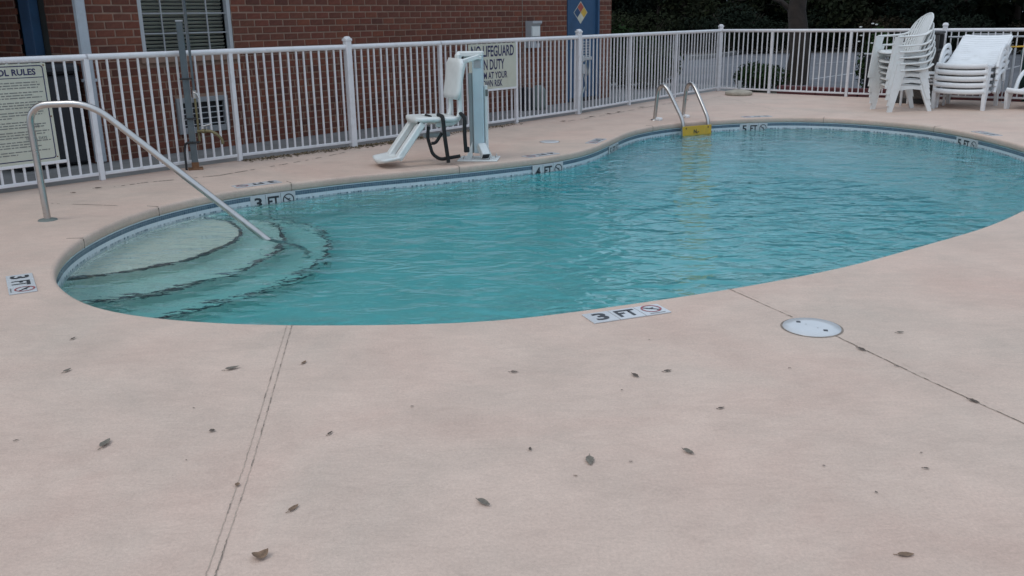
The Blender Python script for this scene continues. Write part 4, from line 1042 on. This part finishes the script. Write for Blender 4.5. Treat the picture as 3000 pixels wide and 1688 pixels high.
# ================================================================== MONOBLOC ARMCHAIRS
def make_chair():
    r = thing('stacking_armchair', 'x', 'chair')
    PL = MAT['plastic_old']
    # seat shell
    q = MB(); rows, cols = 8, 8; top = []; 
    def S(i, j):
        t_ = i / rows; s_ = j / cols * 2 - 1; y = .26 - .46 * t_; w_ = .235 - .02 * t_
        z = .415 - .035 * t_ - .018 * math.sin(PI * t_) * (1 - s_ * s_) - (.03 if i == 0 else 0) + .02 * abs(s_) ** 3
        return Vector((s_ * w_, y, z))
    for i in range(rows + 1):
        for j in range(cols + 1): top.append(S(i, j))
    n_ = len(top); bot = [p - Vector((0, 0, .014)) for p in top]; c_ = cols + 1; fs = []
    for i in range(rows):
        for j in range(cols): a = i * c_ + j; fs += [(a, a + 1, a + c_ + 1, a + c_), (n_ + a, n_ + a + c_, n_ + a + c_ + 1, n_ + a + 1)]
    for j in range(cols): fs.append((j, n_ + j, n_ + j + 1, j + 1)); a = rows * c_ + j; fs.append((a, a + 1, n_ + a + 1, n_ + a))
    for i in range(rows): a = i * c_; fs.append((a, a + c_, n_ + a + c_, n_ + a)); a += cols; fs.append((a, n_ + a, n_ + a + c_, a + c_))
    q.add(top + bot, fs, True); q.build('seat', PL, r)
    # back: fan of slats inside a rounded rim
    def bk(t_, s_):
        y = -.20 - .13 * t_ - .10 * t_ * t_; z = .385 + .585 * t_
        return Vector((s_, y + .045 * (abs(s_) / .24) ** 2, z))
    def halfw(t_): return .225 + .02 * t_ if t_ < .55 else math.sqrt(max(0, 1 - ((t_ - .55) / .45) ** 2)) * .236
    q = MB(); rim = [bk(t_, -halfw(t_)) for t_ in [k / 14 * .97 for k in range(15)]]; rim += [bk(1.0, x) for x in (-.03, .03)]; rim += [bk(t_, halfw(t_)) for t_ in [(14 - k) / 14 * .97 for k in range(15)]]
    q.tube(rim, .013, 7); q.build('back_rim', PL, r)
    for k in range(-4, 5):
        x = k * .048; q = MB(); T = [i / 9 for i in range(10)]; pts = []
        tm = max(t_ for t_ in [i / 60 for i in range(61)] if halfw(t_) > abs(x) + .005)
        for t_ in T: pts.append(bk(t_ * tm, x))
        wv = .0215; f = []; vs_ = []
        for p in pts: vs_ += [p + Vector((-wv, .004, 0)), p + Vector((wv, .004, 0)), p + Vector((wv, -.006, 0)), p + Vector((-wv, -.006, 0))]
        for i in range(9):
            for m_ in range(4): a = i * 4; f.append((a + m_, a + (m_ + 1) % 4, a + 4 + (m_ + 1) % 4, a + 4 + m_))
        f += [(0, 1, 2, 3), (39, 38, 37, 36)]; q.add(vs_, f); q.build('back_slat', PL, r)
    for s_ in (-1, 1):
        q = MB(); pts = bend([(s_ * .235, -.31, .72), (s_ * .275, -.20, .655), (s_ * .295, .02, .640), (s_ * .285, .245, .635)], .09, 5)
        q.tube(pts, .033, 8, True, True, 1.0, .5); q.build('armrest', PL, r)
        # front leg: wide L-shaped taper
        def leg(nm, a, b_, w0, w1, d0, d1):
            q = MB(); a, b_ = Vector(a), Vector(b_); vs_ = []
            for p, w_, d_ in ((a, w0, d0), (b_, w1, d1)):
                o_ = [(-w_ / 2, -d_ / 2), (w_ / 2, -d_ / 2), (w_ / 2, d_ / 2), (-w_ / 2, d_ / 2)]
                vs_ += [p + Vector((x_, y_, 0)) for x_, y_ in o_]
            q.add(vs_, [(0, 1, 5, 4), (1, 2, 6, 5), (2, 3, 7, 6), (3, 0, 4, 7), (0, 3, 2, 1), (4, 5, 6, 7)]); return q.build(nm, PL, r)
        leg('front_leg', (s_ * .283, .225, .635), (s_ * .258, .335, 0), .042, .036, .135, .075)
        leg('rear_leg', (s_ * .225, -.19, .40), (s_ * .250, -.335, 0), .036, .032, .110, .065)
        q = MB(); q.add([Vector((s_ * .232, .25, .41)), Vector((s_ * .232, -.20, .385)), Vector((s_ * .232, -.20, .325)), Vector((s_ * .232, 0, .35)), Vector((s_ * .232, .25, .32)),
                         Vector((s_ * .242, .25, .41)), Vector((s_ * .242, -.20, .385)), Vector((s_ * .242, -.20, .325)), Vector((s_ * .242, 0, .35)), Vector((s_ * .242, .25, .32))],
                        [(0, 1, 2, 3, 4), (9, 8, 7, 6, 5), (0, 5, 6, 1), (1, 6, 7, 2), (2, 7, 8, 3), (3, 8, 9, 4), (4, 9, 5, 0)]); q.build('side_apron', PL, r)
    return r
ch0 = make_chair()
ord_ = ['lowest of its stack of armchairs', 'second from the bottom of its stack of armchairs', 'third from the bottom of its stack of armchairs', 'fourth from the bottom of its stack of armchairs', 'second from the top of its stack of armchairs', 'topmost of its stack, its high back above the fence rail']
for k, z in enumerate((0, .097, .189, .275, .364, .504)):
    o = ch0 if k == 0 else copy_tree(ch0)
    o.location = (6.24 - .017 * k, 14.56, z); o.rotation_euler = (0, 0, math.radians(97 + (0, 1, -1, 1, 0, 2)[k]))
    tag(o, 'white plastic armchair, ' + ord_[k], 'chair', 'stacked white plastic armchairs')

# ================================================================== LOUNGERS
def make_lounger():
    r = thing('sun_lounger', 'x', 'sun lounger'); PL = MAT['plastic']
    W2 = .36; SEAT = .70; BK = .98; ba = math.radians(23)
    def surf(s_):          # centre-line along the bed
        y = z = 0; n_i = max(int(s_ / .02), 0); 
        for k_ in range(n_i + 1):
            st = min(.02, s_ - k_ * .02); sl = k_ * .02; a_ = -.06 if sl < .3 else -.06 + (ba + .06) * min(1, max(0, (sl - .3) / .5)) ** 1.3
            if sl > 1.3: a_ = ba + .08
            y += st * math.cos(a_); z += st * math.sin(a_)
        return Vector((0, y, .295 + z))
    n_ = 23; sl_ = (SEAT + BK) / n_
    for k in range(n_):
        s0, s1 = k * sl_ + .004, (k + 1) * sl_ - .004; a, b_ = surf(s0), surf(s1); q = MB(); vs_ = []
        for p in (a, b_):
            for j in range(7):
                x = (j / 6 * 2 - 1) * W2; vs_.append(p + Vector((x, 0, .018 * (x / W2) ** 2)))
        up = len(vs_); vs_ += [v - Vector((0, 0, .022)) for v in vs_]
        f = [(j, j + 1, 8 + j, 7 + j) for j in range(6)] + [(up + j, up + 7 + j, up + 8 + j, up + j + 1) for j in range(6)] + [(j, up + j, up + j + 1, j + 1) for j in range(6)] + [(7 + j, 8 + j, up + 8 + j, up + 7 + j) for j in range(6)] + [(0, 7, up + 7, up), (6, up + 6, up + 13, 13)]
        q.add(vs_, f); q.build('slat', PL, r)
    # front lip
    q = MB(); pts = [Vector(((j / 8 * 2 - 1) * (W2 + .01), -.012, .278 + .018 * (j / 4 - 1) ** 2)) for j in range(9)]; q.tube(pts, .040, 8, True, True, .5, 1.0); q.build('foot_rail', PL, r)
    for s_ in (-1, 1):
        q = MB(); pts = [surf(t_ * .05) + Vector((s_ * (W2 + .012), 0, -.008)) for t_ in range(0, int((SEAT + BK) / .05) + 1)]; q.tube(pts, .024, 8, True, True, .6, 1.0); q.build('side_rail', PL, r)
        q = MB(); x0 = s_ * (W2 + .005); q.extr([(-.02, .285), (.20, .285), (.13, .16), (.10, 0), (.02, 0), (-.005, .14)], 0, x0 - .025, x0 + .025); q.build('front_leg', PL, r)
        q = MB(); q.extr([(.80, .34), (1.06, .44), (1.02, .25), (1.06, 0), (.985, 0), (.92, .17)], 0, x0 - .025, x0 + .025); q.build('rear_leg', PL, r)
        # looped armrest
        q = MB(); x1 = s_ * (W2 + .07); q.tube(bend([(x1, .40, .25), (x1, .50, .46), (x1, .66, .56), (x1, .93, .57), (x1, 1.0, .42)], .09, 4), .036, 8, True, True, .75, 1.1); q.build('armrest', PL, r)
    return r
lg0 = make_lounger(); ddir = Vector((.62, .785)); lga = math.atan2(ddir.y, ddir.x) - PI / 2
FL_, FR_ = Vector((6.84, 14.70)), Vector((7.45, 14.36)); cfoot = (FL_ + FR_) / 2 + Vector((-.04, -.03))
ol = ['lowest of its stack of loungers', 'second from the bottom of its stack of loungers', 'middle one of its stack of loungers', 'second from the top of its stack of loungers', 'topmost of its stack of loungers']
for k in range(5):
    o = lg0 if k == 0 else copy_tree(lg0)
    o.location = (cfoot.x + .004 * (k % 2), cfoot.y, k * .098); o.rotation_euler = (0, 0, lga + (0, .01, -.012, .008, -.005)[k])
    tag(o, 'white slatted plastic sun lounger, ' + ol[k], 'sun lounger', 'stacked white sun loungers')
o = copy_tree(lg0); o.location = (8.10, 14.22, 0); o.rotation_euler = (0, 0, lga - .25); tag(o, 'single white plastic sun lounger standing on the deck right of the lounger stack', 'sun lounger')
if 'group' in o: del o['group']

# stacked low tables
for k in range(4):
    o = thing('side_table', 'low white plastic side table, ' + ('lowest', 'second from the bottom', 'second from the top', 'topmost')[k] + ' of its stack', 'side table', (6.87, 15.22, k * .052), lga, 'stacked low side tables')
    q = MB(); q.box((0, 0, .375), (.62, .46, .036), None, .012); q.build('table_top', MAT['plastic'], o)
    for sx_ in (-1, 1):
        for sy_ in (-1, 1):
            q = MB(); q.box((sx_ * .285, sy_ * .205, .18 if k == 0 else .335), (.035, .035, .36 if k == 0 else .05), None, .006); q.build('leg', MAT['plastic'], o)
# litter receptacle
rc = thing('litter_receptacle', 'square waste receptacle with pebble aggregate panels and dark hood beside the fence', 'waste bin', (7.03, 15.83, 0), lga + .1)
q = MB(); q.box((0, 0, .04), (.60, .60, .08), None, .01); q.build('plinth', MAT['dark_brown'], rc)
for sx_ in (-1, 1):
    for sy_ in (-1, 1):
        q = MB(); q.box((sx_ * .275, sy_ * .275, .46), (.06, .06, .78), None, .008); q.build('corner_post', MAT['dark_brown'], rc)
for k in range(4):
    q = MB(); q.box((0, -.270, .46), (.48, .04, .75), None, .006); o = q.build('aggregate_panel', MAT['aggregate'], rc); o.rotation_euler.z = k * PI / 2
q = MB(); q.box((0, 0, .87), (.62, .62, .05), None, .012); q.box((0, 0, 1.16), (.62, .62, .05), None, .015)
for sx_ in (-1, 1):
    for sy_ in (-1, 1): q.box((sx_ * .27, sy_ * .27, 1.01), (.06, .06, .24), None, .006)
q.box((0, .20, 1.01), (.48, .06, .24)); q.build('hood', MAT['dark_brown'], rc)
# dark slim bin behind the chairs, and blossoms of a shrub
db = thing('slim_bin', 'slim dark bin with pale rim half hidden behind the stacked armchairs', 'bin', (6.93, 17.55, -.05))
q = MB(); q.lathe([(0, 0), (.15, 0), (.17, .5), (.18, .78)], 18); q.build('body', MAT['black_matte'], db)
q = MB(); q.lathe([(.18, .78), (.20, .79), (.20, .815), (.17, .82), (.16, .79)], 18); q.build('rim', MAT['frame_grey'], db)
# umbrella base
ub = thing('umbrella_base', 'round tan umbrella base with a short empty pole near the fence corner', 'umbrella base', (4.45, 17.80, 0))
q = MB(); q.lathe([(0, 0), (.245, 0), (.26, .02), (.26, .055), (.24, .075), (.08, .105), (.05, .11), (0, .11)], 30); q.build('weight', MAT['base_stone'], ub)
q = MB(); q.tube([(0, 0, .10), (0, 0, .27)], .03, 12); q.build('pole_stub', MAT['frame_grey'], ub)
# poles hung on the right fence, board behind it
def fence_pole(a, b_, r_, m, label, nm):
    o = thing(nm, label, 'pole', a); q = MB(); d = Vector(b_) - Vector(a); q.tube([(0, 0, 0), d * .62], r_, 10); q.build('tube', MAT[m], o); q = MB(); q.tube([d * .62, d], r_ * .8, 10); q.build('inner_tube', MAT[m], o); return o
n12 = Vector((-.55, -.83)) * .06
fence_pole((7.64 + n12.x, 16.18 + n12.y, 1.075), (10.4 + n12.x, 14.52 + n12.y, 1.10), .016, 'frame_grey', 'long pale pool pole hung level on the fence above the loungers', 'pool_pole')
fence_pole((8.45 + n12.x * 1.6, 15.70 + n12.y * 1.6, .915), (10.3 + n12.x * 1.6, 14.55 + n12.y * 1.6, 1.0), .014, 'yellow', 'yellow pool pole leaning on the fence behind the loungers', 'pool_pole')
bd = thing('notice_board', 'pale printed notice board outside the fence behind the loungers', 'sign', (8.20, 16.06, 0), math.atan2(-.87, 1.45))
q = MB(); q.box((.1, .05, .85), (.62, .012, .56), None, .002); q.build('board', MAT['frame_grey'], bd)
q = MB()
for k in range(9):
    x = -.17
    while x < .37: w_ = rnd.uniform(.03, .10); q.box((x + w_ / 2, .043, .62 + k * .052), (w_, .002, .018)); x += w_ + .02
q.build('print', MAT['print_grey'], bd)
gb = thing('green_bin', 'dark green bin outside the fence at the far end of the loungers', 'bin', (9.15, 15.95, -.04), .3)
q = MB(); q.lathe([(0, 0), (.26, 0), (.30, .80), (.31, .84), (.29, .9), (.12, 1.0), (0, 1.01)], 20); q.build('body', MAT['bin_green'], gb)
q = MB(); q.tube([(-.30, 0, .78), (-.34, 0, .70), (-.30, 0, .64)], .015, 6); q.build('handle', MAT['black'], gb)
sgp = thing('pipe_post', 'slim pale pipe standing between the lounger stack and the single lounger', 'pipe', (8.42, 15.5, 0))
q = MB(); q.tube([(0, 0, 0), (.03, 0, .9)], .018, 10); q.build('pipe', MAT['frame_grey'], sgp)
q = MB(); q.lathe([(.018, .02), (.06, .012), (.07, 0)], 14); q.build('foot', MAT['frame_grey'], sgp)

# ================================================================== VEGETATION
def leaf_cloud(q, cen, rad, count, size, r, flat=1.0, tl=(.7, 1.2), holes=0):
    cen = Vector(cen)
    lobes = [(cen + Vector((r.gauss(0, .42) * rad[0], r.gauss(0, .42) * rad[1], r.gauss(0, .42) * rad[2])), r.uniform(.28, .55)) for _ in range(14)]
    for k in range(count):
        c, f = r.choice(lobes)
        d = Vector((r.gauss(0, 1), r.gauss(0, 1), r.gauss(0, 1))).normalized() * (r.random() ** .45) * f
        p = c + Vector((d.x * rad[0], d.y * rad[1], d.z * rad[2]))
        if p.z < .02: p.z = r.uniform(.02, .3)
        n_ = Vector((r.gauss(0, 1), r.gauss(0, 1), r.gauss(0, .7) + .5)).normalized(); a = n_.orthogonal().normalized(); b_ = n_.cross(a); th = r.uniform(0, 6.3)
        x = (a * math.cos(th) + b_ * math.sin(th)) * size * r.uniform(.6, 1.3); y = n_.cross(x) * r.uniform(.35, .6)
        g = r.uniform(*tl); q.ccur = (g * r.uniform(.9, 1.15), g, g * r.uniform(.8, 1.1), 1)
        q.add([p - x, p - y, p + x, p + y], [(0, 1, 2, 3)])
def tree(loc, h, cr, label, kind, seed, low=.25, group=None, leaves=1500, size=.20, tr=.16, trunk_dark=True):
    r = random.Random(seed); o = thing('tree', label, 'tree', (*loc, -.05), 0, group)
    q = MB(); lean = Vector((r.uniform(-.05, .05), r.uniform(-.05, .05), 1)); pts = [Vector((0, 0, 0))] + [lean * (h * t_) + Vector((r.gauss(0, .06), r.gauss(0, .06), 0)) for t_ in (.15, .35, .6, .85)]
    q.tube(pts, [tr * 1.25, tr, tr * .85, tr * .55, tr * .2], 8)
    for k in range(9):
        t_ = r.uniform(low * .6, .8); b0 = lean * (h * t_); a = r.uniform(0, 6.3); l_ = cr * r.uniform(.5, .95); e_ = b0 + Vector((math.cos(a) * l_, math.sin(a) * l_, l_ * r.uniform(.1, .7)))
        q.tube([b0, b0.lerp(e_, .5) + Vector((0, 0, .1)), e_], [tr * .35, tr * .22, tr * .06], 5)
    q.build('trunk', MAT['bark'], o)
    q = MB(); leaf_cloud(q, (0, 0, h * (low + 1) / 2), (cr, cr, h * (1 - low) / 2 * 1.05), leaves, size, r); q.build('crown', MAT[kind], o)
    return o
def shrub(loc, rx, ry, h, label, kind, seed, leaves=1600, size=.05, group=None, name='shrub', cat='shrub'):
    r = random.Random(seed); o = thing(name, label, cat, (*loc, -.05), 0, group)
    q = MB()
    for k in range(9): a = r.uniform(0, 6.3); q.tube([(0, 0, 0), (math.cos(a) * rx * .3, math.sin(a) * ry * .3, h * .4), (math.cos(a) * rx * .7, math.sin(a) * ry * .7, h * .8)], [.02, .014, .005], 5)
    q.build('stems', MAT['twig'], o)
    q = MB()
    for k in range(leaves):
        d = Vector((r.gauss(0, 1), r.gauss(0, 1), r.gauss(0, 1))).normalized(); f = r.random() ** .25 * (1 + .10 * math.sin(d.x * 5 + seed) + .08 * math.sin(d.y * 7))
        p = Vector((d.x * rx * f, d.y * ry * f, h * .48 + d.z * h * .52 * f)); p.z = max(p.z, .02)
        n_ = (d + Vector((r.gauss(0, .6), r.gauss(0, .6), r.gauss(0, .6)))).normalized(); a = n_.orthogonal().normalized(); b_ = n_.cross(a); th = r.uniform(0, 6.3)
        x = (a * math.cos(th) + b_ * math.sin(th)) * size * r.uniform(.6, 1.3); y = n_.cross(x) * .5; g = r.uniform(.7, 1.25); q.ccur = (g, g, g * .9, 1)
        q.add([p - x, p - y, p + x, p + y], [(0, 1, 2, 3)])
    q.build('foliage', MAT[kind], o); return o
# clipped bush and trunk just outside the corner fence
shrub((5.28, 19.45), .60, .5, .58, 'dark green rounded bush outside the fence left of the tree trunk', 'foliage_bush', 3, 2600, .035)
tr0 = tree((6.5, 20.9), 4.6, 1.2, 'thick dark trunk tree at the edge of the car park behind the fence', 'foliage_brown', 11, .5, None, 130, .07, .24)
for k, (x, y, rx, ry, h) in enumerate([(2.95, 20.2, .8, .6, 1.15), (3.4, 22.6, .7, .6, .8), (2.2, 20.6, .8, .6, 1.5)]):
    shrub((x, y), rx, ry, h, ('dark hedge shrub behind the fence just right of the building corner', 'low dark shrub behind the fence corner post', 'tall dark shrub beside the far building corner')[k], 'foliage_bush', 40 + k, 1800, .06)
fsb = shrub((7.05, 17.75), .36, .34, 1.28, 'dark shrub with scattered white blossoms behind the receptacle', 'foliage_bush', 77, 1500, .05)
q = MB(); rf_ = random.Random(8)
for px, py in [(2548, 118), (2556, 113), (2541, 128), (2598, 112), (2604, 119), (2742, 57), (2733, 105), (2590, 116)]:
    pass
for k in range(14):
    a = rf_.uniform(0, 6.3); p = Vector((math.cos(a) * .36, math.sin(a) * .32 , rf_.uniform(.7, 1.35))); q.lathe([(0, .012), (.03, .006), (.022, -.01), (0, -.014)], 7, p)
q.build('blossom', MAT['white_flower'], fsb)
# edge of the wood beyond the car park
rt = random.Random(99); kinds = ['foliage', 'foliage_pine', 'foliage_brown']
LBL = {'foliage': 'dark leafy tree at the edge of the wood beyond the car park', 'foliage_pine': 'dark evergreen tree at the edge of the wood beyond the car park', 'foliage_brown': 'brownish thin tree at the edge of the wood beyond the car park'}
spots = []
for k in range(19):
    az = math.radians(3.5 + k * 1.75 + rt.uniform(-.5, .5)); d = rt.uniform(42, 52)
    if 1790 < 1500 + 2638 * math.tan(az) / .958 < 1900: d += 2
    spots.append((math.sin(az) * d, math.cos(az) * d, rt.uniform(6.2, 8.2) * d / 44 * (1.45 if k > 13 else .60), kinds[(k * 2 + (k // 3)) % 3]))
for k, (x, y, h, kd) in enumerate(spots):
    tree((x, y), h, rt.uniform(2.0, 2.9), LBL[kd], kd, 200 + k, .42 if kd == 'foliage_brown' else .06, 'edge of the wood: ' + {'foliage': 'leafy', 'foliage_pine': 'evergreen', 'foliage_brown': 'thin brown'}[kd] + ' trees', 5200 if kd != 'foliage_brown' else 3600, .12)
for k in range(9):   # taller trees on the right, outside the picture but in the water's reflection
    az = math.radians(31 + k * 5.5); d = 33 + rt.uniform(-3, 5)
    tree((math.sin(az) * d, math.cos(az) * d), rt.uniform(7.5, 9), 3.2, 'tall dark tree standing in the row right of the car park', 'foliage', 300 + k, .05, 'tall trees right of the car park', 3200, .17)
for k in range(12):  # understorey of the wood
    az = math.radians(3 + k * 2.6 + rt.uniform(-.6, .6)); d = rt.uniform(38.5, 42)
    shrub((math.sin(az) * d, math.cos(az) * d), rt.uniform(1.2, 2.0), 1.0, rt.uniform(1.1, 2.0), 'dark low thicket in front of the wood beyond the car park', rt.choice(kinds), 400 + k, 2200, .075, 'thickets in front of the wood', 'thicket', 'thicket')
q = MB(); rw = random.Random(1)
for k in range(26000):
    az = math.radians(rw.uniform(-4, 85)); d = rw.uniform(50, 62); z = rw.random() ** 1.2 * (4.2 + .9 * math.sin(az * 30)); p = Vector((math.sin(az) * d, math.cos(az) * d, z - .05)); s_ = rw.uniform(.15, .42)
    a = rw.uniform(0, 6.3); x = Vector((math.cos(az) * math.cos(a), -math.sin(az) * math.cos(a), math.sin(a))) * s_; y = Vector((-math.cos(az) * math.sin(a), math.sin(az) * math.sin(a), math.cos(a))) * s_ * .6
    x += Vector((rw.gauss(0, .1), rw.gauss(0, .2), 0)); g = rw.uniform(.4, 1.3); q.ccur = (g * rw.uniform(.9, 1.2), g, g * .9, 1)
    q.add([p - x, p - y, p + x, p + y], [(0, 1, 2, 3)])
wd = q.build('far_wood', MAT['foliage_pine']); tag(wd, 'far dark mass of woodland behind the edge trees', 'woodland', kind='stuff')

# ================================================================== FALLEN LEAVES ON THE DECK
def leaf_mesh(ln, wd_, curl, fold, m, seed, stem=True):
    r = random.Random(seed); q = MB(); n_ = 8; vs_ = []
    for i in range(n_ + 1):
        t_ = i / n_; w_ = wd_ * (math.sin(PI * t_ ** .8)) ** .8 * (1 + r.uniform(-.12, .12)); x = (t_ - .5) * ln
        zc_ = curl * .6 * (2 * t_ - 1) ** 2 * ln; 
        if curl > .5: a = (t_ - .5) * 2.6; x = math.sin(a) * ln * .38; zc_ = (1 - math.cos(a)) * ln * .38
        for s_ in (-1, 0, 1): vs_.append((x, s_ * w_ / 2 + r.uniform(-.001, .001), .0025 + zc_ + abs(s_) * fold * .55 * w_ + r.uniform(0, .001)))
    f = []
    for i in range(n_):
        for j in range(2): a = i * 3 + j; f.append((a, a + 1, a + 4, a + 3))
    q.add(vs_, f, True)
    if stem: q.tube([(-ln * .5, 0, .003), (-ln * .72, .002, .004)], .0012, 5)
    me = q.mesh('fallen_leaf', [MAT[m]]); return me
LV = [(215,994,15,28,'d'),(198,1088,26,25,'g'),(681,1082,44,12,'g'),(622,1265,14,0,'r'),(309,1303,38,42,'g'),(49,1292,15,20,'d'),(568,1198,8,0,'d'),(696,1423,16,70,'r'),(860,1492,36,35,'b'),(764,1634,50,20,'c'),(891,1064,14,40,'b'),(967,1272,17,38,'d'),(546,1351,6,0,'d'),
 (1507,1092,25,2,'d'),(1862,1103,22,-30,'d'),(1956,1089,24,8,'d'),(1208,1193,12,0,'d'),(1728,1352,36,98,'w'),(1418,1477,40,-28,'g'),(1553,1318,10,90,'d'),(1848,1355,12,0,'d'),(1688,1396,10,0,'b'),(1822,1145,8,10,'d'),(1902,997,6,0,'d'),
 (2113,1198,20,10,'d'),(2018,1327,34,-26,'g'),(2653,1628,54,2,'w'),(2714,1375,20,-4,'d'),(2637,976,22,3,'g'),(2313,1080,9,0,'d'),(2413,1367,11,0,'d'),(2524,1026,28,-22,'d'),(2853,1178,36,-20,'d'),(2628,1075,15,-15,'d'),(2699,1329,9,0,'d'),(2567,1445,11,-30,'d'),
 (288,552,24,5,'d'),(216,566,15,0,'d'),(1880,315,18,3,'d'),(1813,329,26,8,'d'),(1784,334,16,0,'d'),(1733,343,18,5,'d'),(1651,356,15,5,'d'),(2012,294,14,0,'d'),(2440,972,14,-4,'d'),(1540,342,14,0,'d')]
UNIQ = {(681,1082):'long narrow grey leaf lying left of the double joint in the deck',(309,1303):'broad grey-green leaf lying alone on the deck left of the double joint',(860,1492):'tan pointed leaf on the deck right of the double joint',(764,1634):'brown leaf curled into a cup beside the double joint',
 (1728,1352):'upright teardrop shaped brown leaf with stem in the middle of the deck',(1418,1477):'grey curled leaf with stem lying on the open deck',(2018,1327):'thin rolled grey leaf lying below the depth tiles and lid',(2653,1628):'large folded brown leaf on the wide deck right of the teardrop leaf',
 (622,1265):'small round dark seed husk left of the double joint',(696,1423):'small round brown seed husk lying in the double joint',(2524,1026):'dark leaf caught in the joint just past the skimmer lid',(2853,1178):'dark leaf caught far along the joint that leaves the skimmer lid'}
for k, (px, py, ln, an_, kd) in enumerate(LV):
    p = gp(px, py); a = math.radians(an_); e_ = g2(px + math.cos(a) * ln / 2, py - math.sin(a) * ln / 2) - g2(px - math.cos(a) * ln / 2, py + math.sin(a) * ln / 2)
    L_ = max(e_.length, .008); yaw = math.atan2(e_.y, e_.x)
    if an_ > 60 and kd != 'r': L_ = min(L_, .075)
    if kd == 'r': L_ = .024; me = leaf_mesh(L_, L_ * .8, .15, .35, 'leaf_dark' if k == 3 else 'leaf_brown', k, False)
    elif kd == 'c': me = leaf_mesh(.068, .040, .9, .25, 'leaf_brown', k, False)
    elif kd == 'w': me = leaf_mesh(L_ * .92, L_ * .40, .05, .18, 'leaf_grey' if k < 20 else 'leaf_brown', k)
    elif kd == 'b': me = leaf_mesh(L_, L_ * .42, .12, .22, 'leaf_brown', k)
    elif kd == 'g': me = leaf_mesh(min(L_, .09), min(L_, .09) * .42, .15, .4, 'leaf_grey', k)
    else: me = leaf_mesh(min(L_, .12), min(max(L_ * .38, .006), .03), .10, .4, 'leaf_dark', k, ln > 14)
    o = link('fallen_leaf', me); o.location = (p.x, p.y, .001); o.rotation_euler.z = yaw if not (kd == 'w' and an_ > 60) else yaw + PI
    u_ = UNIQ.get((px, py))
    if u_: tag(o, u_, 'leaf')
    elif ln < 16: tag(o, 'tiny dark scrap of dry leaf lying on the pale pool deck', 'leaf scrap', 'tiny leaf scraps on the deck')
    else: tag(o, 'small dark dry leaf lying flat on the pale pool deck', 'leaf', 'small dark leaves on the deck')
